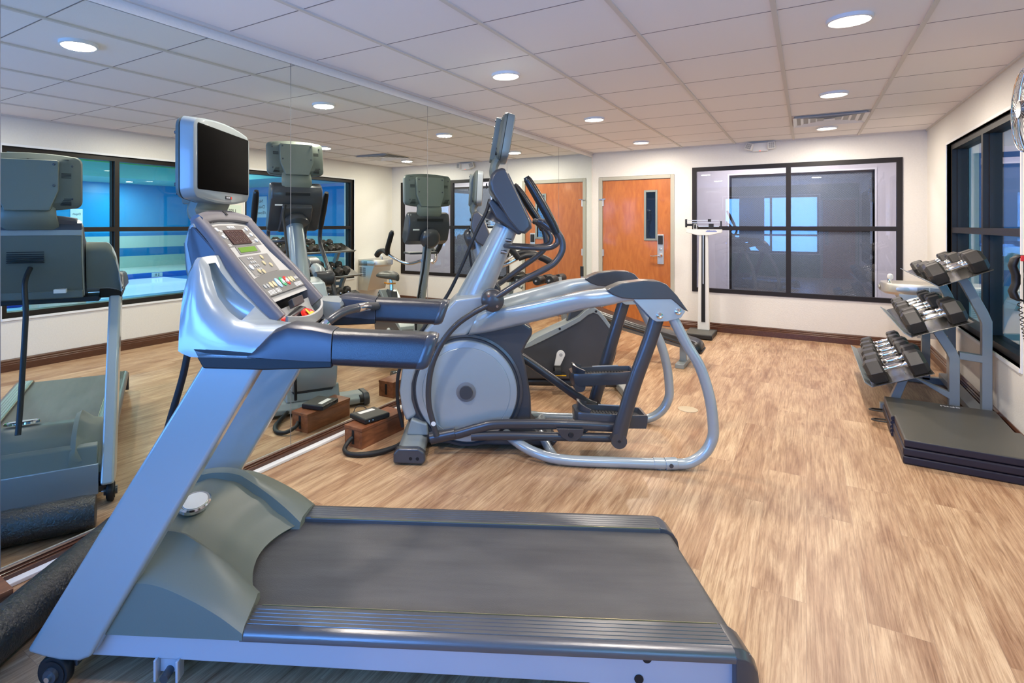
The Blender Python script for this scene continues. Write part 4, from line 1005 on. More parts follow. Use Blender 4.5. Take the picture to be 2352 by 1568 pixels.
# link arms on the crank side and swinging handles
for s in (-1, 1):
    b = MB(); b.tube([(.122, s*.15, .935), (.122, s*.235, .935)], [.06, .06], 24); b.lathe([(.050, s*.225), (.066, s*.235), (.070, s*.262), (.066, s*.290), (.048, s*.306), (.02, s*.312)], (.128, 0, .935), 'y', 32)
    hu = b.obj('handle_pivot', M_darkm, EL)
    b = MB(); b.lathe([(.008, s*.300), (.008, s*.311)], (.105, 0, .965), 'y', 10); b.lathe([(.008, s*.300), (.008, s*.311)], (.155, 0, .905), 'y', 10); b.obj('pivot_screw', M_chrome, hu)
    if s < 0:
        P = [(.150, .958), (.303, 1.055), (.440, 1.128), (.500, 1.172), (.537, 1.240), (.530, 1.305), (.497, 1.360)]; G = [(.505, 1.335), (.470, 1.410), (.405, 1.530), (.350, 1.625), (.325, 1.668)]
        Lw = [(.115, .925), (.09, .905), (.009, .860), (-.082, .794), (-.160, .702), (-.224, .572), (-.251, .442), (-.251, .312), (-.225, .200), (-.205, .125)]
    else:
        P = [(.16, .955), (.222, 1.0), (.349, 1.095), (.470, 1.185), (.510, 1.245), (.500, 1.330), (.480, 1.375)]; G = [(.490, 1.350), (.455, 1.42), (.394, 1.515), (.330, 1.615), (.290, 1.665)]
        Lw = [(.115, .925), (.09, .88), (.05, .80), (.01, .72), (-.02, .66)]
    b = MB(); b.tube(cr([(p[0], s*.292, p[1]) for p in P], 6), .0185, 16); hd = b.obj('moving_handle', M_darkm, EL)
    g = cr([(p[0], s*.292, p[1]) for p in G], 6); n_ = len(g)
    b = MB(); b.tube(g, [.022+.006*sin(pi*min(1, i/(n_-1)*1.05)) if i < n_-2 else .018 for i in range(n_)], 16); b.obj('handle_grip', M_vinyl, hd)
    b = MB(); b.tube(cr([(p[0], s*.292, p[1]) for p in Lw], 6), .0175, 16); b.obj('handle_lever', M_darkm, EL)
b = MB(); b.lathe([(.014, -.311), (.014, -.3125)], (-.222, 0, .205), 'y', 20); b.obj('side_sticker', M_white, EL)
# mast
A = Vector((-.035, 0, .82)); Bp = Vector((.230, 0, 1.385)); rings = []
for i in range(9):
    t = i/8; c = A.lerp(Bp, t); dv = (Bp-A).normalized(); u = Vector((dv.z, 0, -dv.x)); w = .108-.034*t; h = .082-.012*t
    rings.append([c+u*(cos(2*pi*k/28)*w)+Vector((0, 1, 0))*(sin(2*pi*k/28)*h) for k in range(28)])
b = MB(); b.loft(rings); b.obj('mast', M_silver, EL)
text('MATRIX', .07, M_dprint, EL, basis((-.145, .0, .80)if 0 else (.0, -.081, 1.03), (.425, 0, .905), (-.905, 0, .425)), 'mast_lettering') if 0 else None
# console
cn = [(.110, 1.660), (.121, 1.695), (.150, 1.722), (.185, 1.733), (.205, 1.728), (.285, 1.565), (.366, 1.392), (.368, 1.365), (.330, 1.330), (.300, 1.335), (.23, 1.415), (.115, 1.60)]
b = MB(); rings = []
for y, k in ((-.212, .86), (-.205, .95), (-.19, 1), (-.10, 1), (.10, 1), (.19, 1), (.205, .95), (.212, .86)):
    c_ = Vector((.235, 1.53)); rings.append([(c_.x+(p[0]-c_.x)*k, y, c_.y+(p[1]-c_.y)*(k*.5+.5)) for p in cn])
b.loft(rings); ec = b.obj('console', M_dark, EL, bev=.008, seg=3, smooth=40)
b = MB(); b.prism([(.222, 1.70), (.229, 1.702), (.372, 1.40), (.365, 1.398)], -.165, .165); b.obj('keypad_face', M_panel, ec, smooth=0)
b = MB(); b.prism([(.10, 1.525), (.125, 1.560), (.300, 1.365), (.318, 1.335), (.295, 1.320), (.150, 1.425)], -.125, .125); b.obj('console_collar', M_dark, EL, bev=.02, seg=3)
b = MB(); b.lathe([(.105, 0), (.100, .03), (.082, .055), (.060, .06)], (0, 0, 0), 'z', 36); b.xf(basis((.175, 0, 1.40), (0, 1, 0), (-.905, 0, .425)) @ Matrix.Translation((0, 0, .01)) if 0 else Matrix.Translation((.165, 0, 1.395)) @ Matrix.Rotation(.44, 4, 'Y')); b.obj('mast_collar', M_dark, ec)
b = MB(); b.box(.120, .128, -.18, -.12, 1.540, 1.552); b.xf(Matrix.Translation((-.0, 0, 0))); b.obj('label_sticker', M_white, ec, smooth=0)
b = MB(); b.box(-.0, .0065, -.10, .10, -.012, .012); b.xf(Matrix.Translation((.093, 0, 1.635)) @ Matrix.Rotation(-.15, 4, 'Y')); b.obj('rear_slot', M_gap, ec, bev=.002)
Mtv = Matrix.Translation((.248, 0, 1.925)) @ Matrix.Rotation(.17, 4, 'Y')
tv_unit(EL, Mtv, shell=MATS.get('tv_shell') or mat('tv_shell', (.16, .20, .20), .35, var=.05, vscale=300, coat=.3))
tv_neck(EL, [(.150, 1.68), (.140, 1.74), (.158, 1.79), (.185, 1.83)], .125, .115, .026, M_sage)
# fixed handlebar
for s in (-1, 1):
    b = MB(); b.tube(cr([(.205, s*.04, 1.255), (.25, s*.12, 1.250), (.34, s*.155, 1.245), (.46, s*.16, 1.243), (.515, s*.16, 1.262), (.528, s*.16, 1.300), (.505, s*.16, 1.345), (.465, s*.155, 1.378)], 6), .016, 14); fb = b.obj('fixed_handle', M_darkm, EL)
    b = MB(); b.tube(cr([(.500, s*.16, 1.350), (.470, s*.156, 1.378), (.440, s*.15, 1.400), (.405, s*.145, 1.412)], 5), [.017]*3+[.024]*8+[.020]*4+[.012], 14); b.obj('thumb_rest', M_dark, fb)
b = MB(); b.cyl((.215, -.06, 1.290), (.250, -.06, 1.285), .014, n=14); b.cyl((.185, -.06, 1.215), (.220, -.06, 1.210), .014, n=14); b.obj('mast_bolt', M_chrome, EL)
# black power cord from the console down the mast front
b = MB(); b.tube(cr([(.115, -.10, 1.545), (.09, -.12, 1.46), (.03, -.12, 1.34), (-.05, -.115, 1.15), (-.13, -.11, .98), (-.20, -.12, .87), (-.30, -.16, .74), (-.40, -.17, .60), (-.455, -.16, .45), (-.46, -.15, .28), (-.43, -.14, .12)], 6), .011, 10); b.obj('power_cord', M_black, EL)
# ---------------------------------------------------------------- exercise bike
BA = R_(-4.0)
BK = thing('exercise_bike', 'charcoal upright exercise bike with console, behind the elliptical trainer', 'exercise bike', frame_origin(.9, 4.7), YAW+BA)
cvr = [(-.42, .10), (-.42, .33), (-.36, .362), (-.214, .367), (-.15, .395), (-.062, .440), (.03, .488), (.128, .538), (.24, .60), (.30, .655), (.345, .685), (.375, .683), (.401, .663), (.45, .610), (.493, .553), (.54, .46), (.560, .404), (.552, .33), (.542, .29), (.514, .207), (.49, .13), (.30, .11)]
b = MB(); b.prism(cvr, -.085, .085); cv_ = b.obj('side_cover', M_dark, BK, bev=.012, seg=3)
rim = [(-.18, .40), (-.10, .452), (.03, .516), (.128, .562), (.24, .625), (.30, .680), (.345, .706), (.38, .702), (.415, .676), (.47, .61), (.515, .54), (.49, .53), (.445, .59), (.40, .645), (.365, .66), (.32, .64), (.26, .59), (.128, .515), (.03, .463), (-.062, .415), (-.15, .372), (-.20, .355)]
b = MB(); b.prism(rim, -.094, .094); b.obj('cover_rim', M_silverg, BK, bev=.006)
b = MB()
for x, z in ((.09, .525), (.385, .672)):
    for s in (-1, 1): b.lathe([(.010, s*.0945), (.010, s*.0952)], (x, 0, z), 'y', 14)
b.obj('screw_hole', M_gap, BK, smooth=0)
b = MB()
for k in range(6): b.box(-.40+k*.026, -.388+k*.026, -.06, .06, .366, .370)
b.xf(Matrix.Translation((.02, 0, -.002))); b.obj('step_grip', M_silver, BK, smooth=0)
b = MB(); b.cyl((-.50, 0, .065), (.62, 0, .065), .038, n=20); b.obj('floor_beam', M_dark, BK)
for x in (-.52, .60):
    b = MB(); b.box(x-.035, x+.035, -.27, .27, .012, .075); st = b.obj('floor_stabiliser', M_silverg, BK, bev=.012)
    for s in (-1, 1): 
        b = MB(); b.prism([(x-.045, .0), (x-.045, .06), (x-.02, .085), (x+.03, .082), (x+.05, .05), (x+.05, 0)], s*.26, s*.32); b.obj('end_foot', M_dark, st, bev=.008)
# cranks and pedals
for s, a in ((-1, 0), (1, pi)):
    cx_, cz_ = .098, .315; ex_, ez_ = (.055, .185) if s < 0 else (.141, .445)
    y0, y1 = s*.088, s*.108
    pts = []
    dx, dz = ex_-cx_, ez_-cz_; L_ = math.hypot(dx, dz); ux, uz = dx/L_, dz/L_
    for k in range(13):
        t = pi/2+pi*k/12; pts.append((cx_+.034*(cos(t)*ux-sin(t)*uz), cz_+.034*(cos(t)*uz+sin(t)*ux)))
    for k in range(7):
        t = -pi/2+pi*k/6; pts.append((ex_+.018*(cos(t)*ux-sin(t)*uz), ez_+.018*(cos(t)*uz+sin(t)*ux)))
    b = MB(); b.prism(pts, y0, y1); ck = b.obj('crank_arm', M_white, BK, bev=.004)
    b = MB(); b.lathe([(.014, s*.108), (.012, s*.111)], (cx_, 0, cz_), 'y', 20); b.obj('crank_bolt', M_bezel, ck)
    b = MB(); b.box(ex_-.06, ex_+.07, s*.12, s*.205, ez_-.022, ez_-.004); pd = b.obj('pedal', M_black, BK, bev=.006)
    b = MB(); b.box(ex_-.062, ex_+.072, s*.200, s*.208, ez_-.020, ez_-.012); b.obj('pedal_edge', M_yellow, pd, bev=.002)
    b = MB(); rings = []
    for q in range(9):
        t = pi*q/8; rings.append([(ex_-.02, s*.1625+.046*cos(t), ez_-.005+.055*sin(t)), (ex_+.03, s*.1625+.046*cos(t), ez_-.005+.055*sin(t)), (ex_+.03, s*.1625+.050*cos(t), ez_-.005+.059*sin(t)), (ex_-.02, s*.1625+.050*cos(t), ez_-.005+.059*sin(t))])
    b.loft(rings); b.obj('pedal_strap', M_black, pd)
# seat post and saddle
b = MB(); b.prism([(.15, .56), (.20, .70), (.30, .72), (.36, .66), (.30, .60)], -.04, .04); b.obj('post_shroud', M_dark, BK, bev=.012)
b = MB(); b.cyl((.255, 0, .68), (.275, 0, .82), .021, n=20); b.obj('seat_post', M_chrome, BK)
b = MB(); b.box(.22, .24, -.06, .03, .770, .785); b.cyl((.23, -.055, .779), (.245, -.09, .79), .009, n=10); b.obj('adjust_lever', M_orange, BK, bev=.004)
rings = []
for x, w, h in ((.10, .018, .0), (.12, .028, .012), (.18, .038, .014), (.24, .065, .014), (.30, .105, .020), (.36, .125, .026), (.40, .12, .024), (.42, .085, .012)):
    rings.append([(x, w*cos(2*pi*k/20), .845+h*.6+(.032+h*.3)*sin(2*pi*k/20)-.010*(abs(cos(2*pi*k/20))**2)) for k in range(20)])
b = MB(); b.loft(rings); b.obj('saddle', M_seat, BK, smooth=80)
# mast, console, monitor
b = MB(); P = cr([(-.37, 0, .33), (-.42, 0, .60), (-.50, 0, .85), (-.565, 0, 1.10), (-.60, 0, 1.25)], 5); b.tube(P, .044, 20, sec=(1, .9)); b.obj('mast', M_silver, BK)
text('MATRIX', .055, M_dprint, BK, basis((-.492, -.015, .70), (-.23, 0, .97), (0, -1, 0)), 'mast_lettering')
cn = [(-.640, 1.44), (-.625, 1.485), (-.590, 1.50), (-.545, 1.46), (-.485, 1.31), (-.475, 1.27), (-.50, 1.225), (-.54, 1.205), (-.60, 1.24), (-.645, 1.36)]
rings = []; c_ = Vector((-.56, 1.35))
for y, k in ((-.205, .84), (-.195, .95), (-.17, 1), (.17, 1), (.195, .95), (.205, .84)): rings.append([(c_.x+(p[0]-c_.x)*k, y, c_.y+(p[1]-c_.y)*(k*.5+.5)) for p in cn])
b = MB(); b.loft(rings); bc = b.obj('console', M_dark, BK, bev=.008, seg=3, smooth=40)
b = MB(); b.lathe([(.095, 0), (.090, -.03), (.065, -.055), (.05, -.06)], (0, 0, 0), 'x', 32); b.xf(Matrix.Translation((-.635, 0, 1.265)) @ Matrix.Rotation(-.35, 4, 'Y')); b.obj('mast_collar', M_dark, bc)
b = MB(); b.box(-.652, -.646, -.13, .13, 1.415, 1.440); b.obj('rear_slot', M_gap, bc, bev=.002)
b = MB(); b.box(-.652, -.645, -.17, -.11, 1.335, 1.347); b.obj('label_sticker', M_white, bc, smooth=0)
Mb = Matrix.Translation((-.545, 0, 1.690)) @ Matrix.Rotation(.05, 4, 'Y')
tv_unit(BK, Mb, shell=M_silverg)
tv_neck(BK, [(-.60, 1.57), (-.625, 1.53), (-.620, 1.49), (-.600, 1.46)], .115, .125, .028, M_sage)
b = MB(); b.box(-.52, -.36, -.14, .14, 1.115, 1.135); b.obj('reading_tray', M_dark, BK, bev=.008)
for s in (-1, 1):
    b = MB(); b.tube(cr([(-.57, s*.05, 1.06), (-.46, s*.12, 1.03), (-.36, s*.20, 1.06), (-.26, s*.25, 1.115), (-.20, s*.26, 1.14)], 5), .014, 12); hb = b.obj('handlebar', M_chrome, BK)
    b = MB(); b.tube(cr([(-.26, s*.255, 1.115), (-.18, s*.262, 1.140), (-.08, s*.265, 1.125), (.005, s*.265, 1.08)], 5), [.023]*10+[.028]*5+[.016], 14); b.obj('bar_grip', M_black, hb)
    b = MB(); b.tube(cr([(-.26, s*.255, 1.115), (-.30, s*.27, 1.17), (-.37, s*.27, 1.27), (-.40, s*.265, 1.33)], 5), [.024]*14+[.018, .014], 14); b.obj('bar_grip', M_black, hb)
b = MB(); b.tube(cr([(-.655, -.03, 1.36), (-.66, -.05, 1.20), (-.63, -.06, 1.0), (-.57, -.07, .8), (-.50, -.07, .6), (-.47, -.06, .42)], 5), .010, 10); b.obj('power_cord', M_black, BK)
text('MATRIX', .045, M_print, BK, basis((-.15, .0862, .24), (-1, 0, 0), (0, 0, 1)), 'cover_lettering')

# ---------------------------------------------------------------- sit-up bench near the far door
BN = thing('exercise_bench', 'black padded decline sit-up bench with foam leg rollers, in front of the orange door', 'bench', (-1.70, 5.93, 0))
def W2(p): return (p[0]+1.70, p[1]-5.93, p[2])
P = cr([(-2.22, .52), (-2.0, .50), (-1.80, .442), (-1.53, .370), (-1.28, .315), (-1.035, .262), (-.90, .232), (-.865, .190), (-.872, .155)], 5)
rings = []
for i, p in enumerate(P):
    q = P[min(i+1, len(P)-1)]-P[max(i-1, 0)]; q.normalize(); nx, nz = -q.y, q.x
    if nz < 0: nx, nz = -nx, -nz
    rings.append([W2((p.x+nx*t, 5.93+w, p.y+nz*t)) for w, t in ((-.14, -.02), (-.13, .015), (-.09, .026), (.09, .026), (.13, .015), (.14, -.02), (.12, -.035), (-.12, -.035))])
b = MB(); b.loft(rings); b.obj('pad', M_vinyl, BN, smooth=60)
b = MB(); b.tube([W2((-2.25, 5.93, .44)), W2((-1.02, 5.93, .195))], .030, 4, sec=(1.2, 1)); b.obj('spine', M_rack, BN)
b = MB(); b.box(.65, .71, -.025, .025, .04, .24); b.obj('front_post', M_silverg, BN, bev=.004)
b = MB(); b.box(.64, .72, -.20, .25, 0, .045); b.obj('foot_bar', M_silverg, BN, bev=.006)
b = MB(); b.tube([W2((-2.20, 5.93, .03)), W2((-2.32, 5.93, .80))], .030, 4, sec=(1.2, 1)); b.obj('rear_post', M_silverg, BN)
b = MB(); b.box(-.64, -.56, -.25, .25, 0, .045); b.obj('foot_bar', M_silverg, BN, bev=.006)
b = MB(); b.tube([W2((-2.32, 5.93, .70)), W2((-2.46, 5.88, .66))], .02, 4); b.obj('roller_bracket', M_silverg, BN)
for x, y, z in ((-2.345, 5.93, .775), (-2.485, 5.90, .765)):
    b = MB(); b.cyl(W2((x, y-.22, z)), W2((x, y+.22, z)), .011, n=12); rd_ = b.obj('roller_rod', M_steel, BN)
    for s in (-1, 1):
        b = MB(); b.lathe([(.02, s*.040), (.046, s*.040), (.050, s*.048), (.050, s*.190), (.046, s*.198), (.02, s*.198)], W2((x, y, z)), 'y', 28); b.obj('roller_pad', M_black, rd_)
b = MB(); b.cyl(W2((-2.05, 5.93, .60)), W2((-2.05, 5.93, .82)), .012, n=12); gp = b.obj('grab_post', M_steel, BN)
b = MB(); b.cyl(W2((-2.05, 5.93, .82)), W2((-2.05, 5.93, .93)), .018, n=14); b.obj('grab_handle', M_black, gp)

# ---------------------------------------------------------------- beam scale
SL = thing('physician_scale', 'white upright beam scale with black platform against the far wall, left of the window', 'scale', (-1.085, 7.70, 0))
b = MB(); b.loft([[(-.175, -.39, .010), (.145, -.39, .010), (.145, .10, .010), (-.175, .10, .010)], [(-.175, -.39, .058), (.145, -.39, .058), (.145, .10, .058), (-.175, .10, .058)]]); pf = b.obj('platform', M_black, SL, bev=.008)
b = MB(); b.box(-.165, .135, -.38, .0, .058, .062); b.obj('platform_mat', M_matv, pf, bev=.002)
b = MB(); b.box(-.17, -.12, -.38, .09, 0, .012); b.box(.09, .14, -.38, .09, 0, .012); b.obj('platform_feet', M_black, pf, smooth=0)
b = MB(); b.loft([[(-.068, -.03, .06), (.068, -.03, .06), (.068, .035, .06), (-.068, .035, .06)], [(-.050, -.025, 1.255), (.050, -.025, 1.255), (.050, .03, 1.255), (-.050, .03, 1.255)]]); pc = b.obj('column', M_white, SL, bev=.006)
b = MB(); b.loft([[(-.022, -.036, .16), (.022, -.036, .16), (.022, -.028, .16), (-.022, -.028, .16)], [(-.020, -.031, 1.25), (.020, -.031, 1.25), (.020, -.022, 1.25), (-.020, -.022, 1.25)]]); hr = b.obj('height_rod', M_gap, pc, smooth=0)
b = MB(); b.box(-.006, .006, -.041, -.034, .64, 1.25); b.obj('rod_scale', M_steel, hr, smooth=0)
b = MB(); b.prism([(-.20, 1.325), (.21, 1.325), (.21, 1.285), (.07, 1.25), (-.07, 1.25), (-.20, 1.285)], -.035, .03); hdp = b.obj('head_plate', M_white, SL, bev=.005)
b = MB(); b.box(.03, .155, -.0365, -.035, 1.296, 1.303); b.obj('blue_line', M_bluep, hdp, smooth=0)
text('Health o meter', .0165, M_bluep, hdp, Matrix.Translation((.092, -.0362, 1.312)) @ Matrix.Rotation(pi/2, 4, 'X'))
b = MB(); b.box(-.215, -.195, -.02, .02, 1.35, 1.455); b.box(.190, .205, -.02, .02, 1.33, 1.43); b.obj('beam_bracket', M_black, SL, bev=.003)
b = MB(); b.box(-.20, .175, -.012, .0, 1.432, 1.442); b.box(-.20, .195, -.012, .0, 1.405, 1.412); b.box(-.06, .175, -.012, 0, 1.358, 1.372); b.obj('beam', M_steel, SL, smooth=0)
b = MB(); b.box(.05, .085, -.022, .008, 1.420, 1.455); b.obj('small_poise', M_black, SL, bev=.003)
b = MB(); b.box(.06, .115, -.026, .008, 1.330, 1.395); b.obj('large_poise', M_black, SL, bev=.003)
b = MB(); b.box(-.195, -.12, -.02, .012, 1.365, 1.395); b.obj('counterweight', M_black, SL, bev=.003)
b = MB(); b.prism([(-.125, 1.325), (-.065, 1.325), (-.075, 1.40), (-.115, 1.40)], -.022, -.012); k = b.obj('balance_window', M_black, SL, bev=.002)
b = MB(); b.prism([(-.118, 1.330), (-.072, 1.330), (-.080, 1.394), (-.110, 1.394)], -.0235, -.0225); b.obj('window_outline', M_white, k, smooth=0)
b = MB(); b.prism([(-.112, 1.334), (-.078, 1.334), (-.085, 1.390), (-.105, 1.390)], -.0250, -.0236); b.obj('window_face', M_black, k, smooth=0)

# ---------------------------------------------------------------- drinking fountain on the right wall
FT = thing('drinking_fountain', 'stainless steel wall-mounted drinking fountain in the far right corner', 'drinking fountain', (XR, 7.30, 0))
b = MB()
top = [(0, -.24), (-.30, -.24), (-.40, -.20), (-.455, -.12), (-.47, 0), (-.455, .12), (-.40, .20), (-.30, .24), (0, .24)]
b.loft([[(p[0]*.93, p[1]*.95, .690) for p in top], [(p[0], p[1], .715) for p in top], [(p[0], p[1], .785) for p in top], [(p[0]*.985, p[1]*.97, .800) for p in top], [(-.03+(p[0]+.03)*.90, p[1]*.84, .800) for p in top], [(-.05+(p[0]+.05)*.72, p[1]*.62, .772) for p in top]])
b.obj('basin', M_steel, FT, smooth=35)
b = MB(); b.loft([[(0, -.235, .285), (-.20, -.235, .285), (-.20, .235, .285), (0, .235, .285)], [(0, -.235, .50), (-.265, -.235, .50), (-.265, .235, .50), (0, .235, .50)], [(0, -.235, .700), (-.34, -.235, .700), (-.34, .235, .700), (0, .235, .700)]]); b.obj('cabinet', M_steel, FT, smooth=0)
b = MB()
for k in range(9):
    z = .700+k*.0085; b.box(-.20, -.115, -.2415, -.2395, z, z+.004); b.box(-.105, -.02, -.2415, -.2395, z, z+.004)
    z = .52+k*.017; b.box(-.16, -.10, -.2365, -.2340, z, z+.009); b.box(-.09, -.03, -.2365, -.2340, z, z+.009)
b.obj('side_louvre', M_gap, FT, smooth=0)
for M in (Matrix.Translation((-.31, -.241, .748)) @ Matrix.Rotation(pi/2, 4, 'X'), Matrix.Translation((-.474, .0, .748)) @ Matrix.Rotation(-pi/2, 4, 'Z') @ Matrix.Rotation(pi/2, 4, 'X')):
    o1 = rrect(.052, .020, .019, 6); b = MB(); b.loft([[(p[0], p[1], -.002) for p in o1], [(p[0], p[1], .004) for p in o1], [(p[0]*.93, p[1]*.85, .005) for p in o1]]); b.xf(M); b.obj('push_pad', M_steel, FT, smooth=40)
b = MB(); b.lathe([(.020, 0), (.018, .015), (.012, .025), (.014, .045), (.010, .05)], (-.40, -.10, .795), 'z', 18); sp = b.obj('bubbler', M_chrome, FT)
b = MB(); b.lathe([(.012, .035), (.022, .045), (.026, .065), (.022, .085), (.010, .094)], (-.392, -.10, .795), 'z', 20); b.obj('mouth_guard', M_white, sp)

# ---------------------------------------------------------------- dumbbell rack
RK = thing('dumbbell_rack', 'grey three-tier dumbbell rack with black shelves along the right wall', 'dumbbell rack', (.80, 5.80, 0))
def rk(p): return (p[0]-.80, p[2]-5.80 if 0 else p[1])
SH = [('top', (.765, .955), (1.040, 1.085)), ('middle', (.620, .590), (.945, .730)), ('low', (.400, .205), (.745, .352))]
YS0, YS1 = -.70, .80
for nm, f, r in SH:
    dx, dz = r[0]-f[0], r[1]-f[1]; L_ = math.hypot(dx, dz); ux, uz = dx/L_, dz/L_; nx, nz = -uz, ux
    fx, fz = f[0]-.80, f[1]
    b = MB(); b.prism([(fx, fz), (fx+nx*.004, fz+nz*.004), (fx+ux*L_+nx*.004, fz+uz*L_+nz*.004), (fx+ux*L_, fz+uz*L_)], YS0, YS1); b.obj('shelf', M_shelf, RK, bev=.001)
    b = MB(); b.prism([(fx, fz-.002), (fx-.046, fz+.028), (fx-.043, fz+.032), (fx+.002, fz+.003)], YS0+.005, YS1-.005); b.obj('shelf_lip', M_rack, RK, smooth=0)
for y in (-.50, .62):
    y0, y1 = y-.03, y+.03
    def pr2(pts, name): 
        b = MB(); b.prism([(p[0]-.80, p[1]) for p in pts], y0, y1); return b.obj(name, M_rack, RK, bev=.004)
    pr2([(1.015, 0), (1.015, .70), (.995, .76), (.905, .970), (.885, 1.000), (.935, 1.026), (.960, .985), (1.045, .79), (1.068, .72), (1.068, 0)], 'rear_post')
    pr2([(.845, .03), (.845, .44), (.83, .48), (.755, .620), (.80, .655), (.885, .50), (.902, .45), (.902, .03)], 'front_post')
    pr2([(.90, .44), (1.02, .43), (1.02, .48), (.90, .49)], 'cross_bar')
    pr2([(.46, .0), (.46, .055), (1.02, .055), (1.02, 0)], 'foot_bar')
    pr2([(.50, .05), (.56, .225), (.62, .25), (.56, .05)], 'shelf_support')
    pr2([(.60, .30), (.85, .20), (.85, .15), (.66, .27)], 'shelf_brace')
b = MB(); b.box(.16, .24, -.50, .62, .05, .10); b.obj('rear_beam', M_rack, RK, bev=.004)

# dumbbells ---------------------------------------------------------------------
def hexring(x, r): return [(x, r*cos(pi/6+k*pi/3), r*sin(pi/6+k*pi/3)) for k in range(6)]
D0 = thing('hex_dumbbell', 'x', 'dumbbell', group='hex dumbbells on the rack')
for s in (-1, 1):
    b = MB(); b.loft([hexring(s*.060, .80), hexring(s*.060, .9)][:0] or [[(p[0], p[1]*.075, p[2]*.075) for p in hexring(s*.062, .80)], [(p[0], p[1]*.075, p[2]*.075) for p in hexring(s*.074, 1.0)], [(p[0], p[1]*.075, p[2]*.075) for p in hexring(s*.140, 1.0)], [(p[0], p[1]*.075, p[2]*.075) for p in hexring(s*.160, .74)]])
    hd = b.obj('head', M_hex, D0, bev=.0022, seg=1, smooth=0)
    b = MB(); b.box(s*.1605-.001, s*.1605+.001, -.030, .030, -.020, .020); b.obj('weight_plate', M_black, hd, smooth=0)
b = MB(); b.lathe([(.017, -.066), (.0165, -.055), (.013, -.050), (.0135, -.030), (.0165, 0), (.0135, .030), (.013, .050), (.0165, .055), (.017, .066)], (0, 0, 0), 'x', 20); b.obj('handle', M_chrome, D0)
first = True
ords = ['nearest', 'second', 'third', 'fourth', 'fifth', 'farthest']
TIER = {'top': ([5.20, 5.375, 5.72, 5.875, 6.12, 6.26], [1.10, 1.06, .86, .80, .68, .68], .130),
        'middle': ([5.21, 5.42, 5.75, 5.93, 6.15, 6.33], [1.16, 1.12, 1.02, 1.0, .90, .88], .160),
        'low': ([5.19, 5.43, 5.70, 5.88, 6.11, 6.29], [1.22, 1.20, 1.10, 1.06, .98, .96], .170)}
for nm, f, r in SH:
    ys, ss, c_ = TIER[nm]
    dx, dz = r[0]-f[0], r[1]-f[1]; L_ = math.hypot(dx, dz); ux, uz = dx/L_, dz/L_; nx, nz = -uz, ux
    for i, (y, s_) in enumerate(zip(ys, ss)):
        cc = c_+.018+.012*(i % 2); rr_ = .075*s_*cos(pi/6)
        x = f[0]+ux*cc+nx*(rr_+.006); z = f[1]+uz*cc+nz*(rr_+.006)
        lb = 'black hex dumbbell with chrome handle, %s from the near end of the %s rack shelf' % (ords[i], nm) if 0 < i < 5 else 'black hex dumbbell with chrome handle, %s one on the %s rack shelf' % (ords[i], nm)
        d_ = D0 if first else dup(D0, lb)
        first = False; d_['label'] = lb; d_.location = (x, y, z)
        rm = Matrix.Rotation(-math.atan2(uz, ux), 4, 'Y') @ Matrix.Rotation(pi/6*0+R_(30), 4, 'X')
        d_.rotation_euler = rm.to_euler(); d_.scale = (max(.86, s_*.93), s_, s_)

# ---------------------------------------------------------------- folded mats
def folded_mat(name, x0, x1, y0, y1, layers, th, label, rz, loc):
    t = thing(name, label, 'exercise mat', loc, rz)
    for k in range(layers):
        z = k*th; ins = .004+(.006 if k == layers-1 else 0)
        b = MB(); b.box(x0+ins, x1-ins, y0+ins, y1-ins, z+.001, z+th-.001)
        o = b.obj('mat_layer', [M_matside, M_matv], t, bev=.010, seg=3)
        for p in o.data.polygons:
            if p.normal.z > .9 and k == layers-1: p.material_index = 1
    return t
m1 = folded_mat('folding_mat', 0, .615, 0, .53, 3, .048, 'three-layer black vinyl folding mat, nearer of the two by the right wall', R_(-.6), (.464, 4.168, 0))
m2 = folded_mat('folding_mat', 0, .615, 0, .53, 2, .062, 'black vinyl folding mat with white SPRI lettering, between the nearer mat and dumbbell rack', R_(-1.0), (.458, 4.715, 0))
text('SPRI', .040, M_print, m2, Matrix.Translation((.365, .455, .1252)) @ Matrix.Rotation(pi+.06, 4, 'Z') @ Matrix.Diagonal((1.5, 1, 1, 1)), ext=.0003)
for y in (.10, .36):
    b = MB(); b.tube(cr([(-.001, y, .05), (-.05, y+.01, .045), (-.075, y+.06, .035), (-.06, y+.11, .03), (-.001, y+.12, .03)], 5), .006, 8, sec=(1, 1.8)); b.obj('carry_handle', M_black, m2)
b = MB()
for k in range(5): b.cyl((.004, .500, .015+k*.026), (.004, .528, .015+k*.026), .012, n=12)
b.obj('velcro_tab', M_matside, m1)

# ---------------------------------------------------------------- wall fan, phone, notice
FN = thing('wall_fan', 'chrome-caged round wall fan high on the right wall, cut by the frame edge', 'fan', (.95, 3.97, 1.97))
b = MB(); b.tube([(0, .23*cos(a*pi/24), .23*sin(a*pi/24)) for a in range(48)], .009, 10, closed=True); b.tube([(-.03, .21*cos(a*pi/24), .21*sin(a*pi/24)) for a in range(48)], .004, 8, closed=True); cg = b.obj('cage_ring', M_chrome, FN)
b = MB()
for k in range(32):
    a = k*pi/16; P = cr([(-.05, .05*cos(a), .05*sin(a)), (-.046, .13*cos(a), .13*sin(a)), (-.03, .20*cos(a), .20*sin(a)), (0, .228*cos(a), .228*sin(a))], 3); b.tube(P, .0016, 5)
b.obj('cage_wires', M_chrome, cg, smooth=0)
for k in range(3):
    b = MB(); rings = []
    for q in range(7):
        rr_ = .04+.025*q; a0 = k*2*pi/3+.1*q
        rings.append([(-.015+.015*sin(t*2), rr_*cos(a0+t), rr_*sin(a0+t)) for t in (-.45, -.2, .05, .3, .5)] + [(-.012+.015*sin(t*2), rr_*cos(a0+t), rr_*sin(a0+t)) for t in (.5, .3, .05, -.2, -.45)])
    b.loft(rings); b.obj('blade', M_bezel, FN)
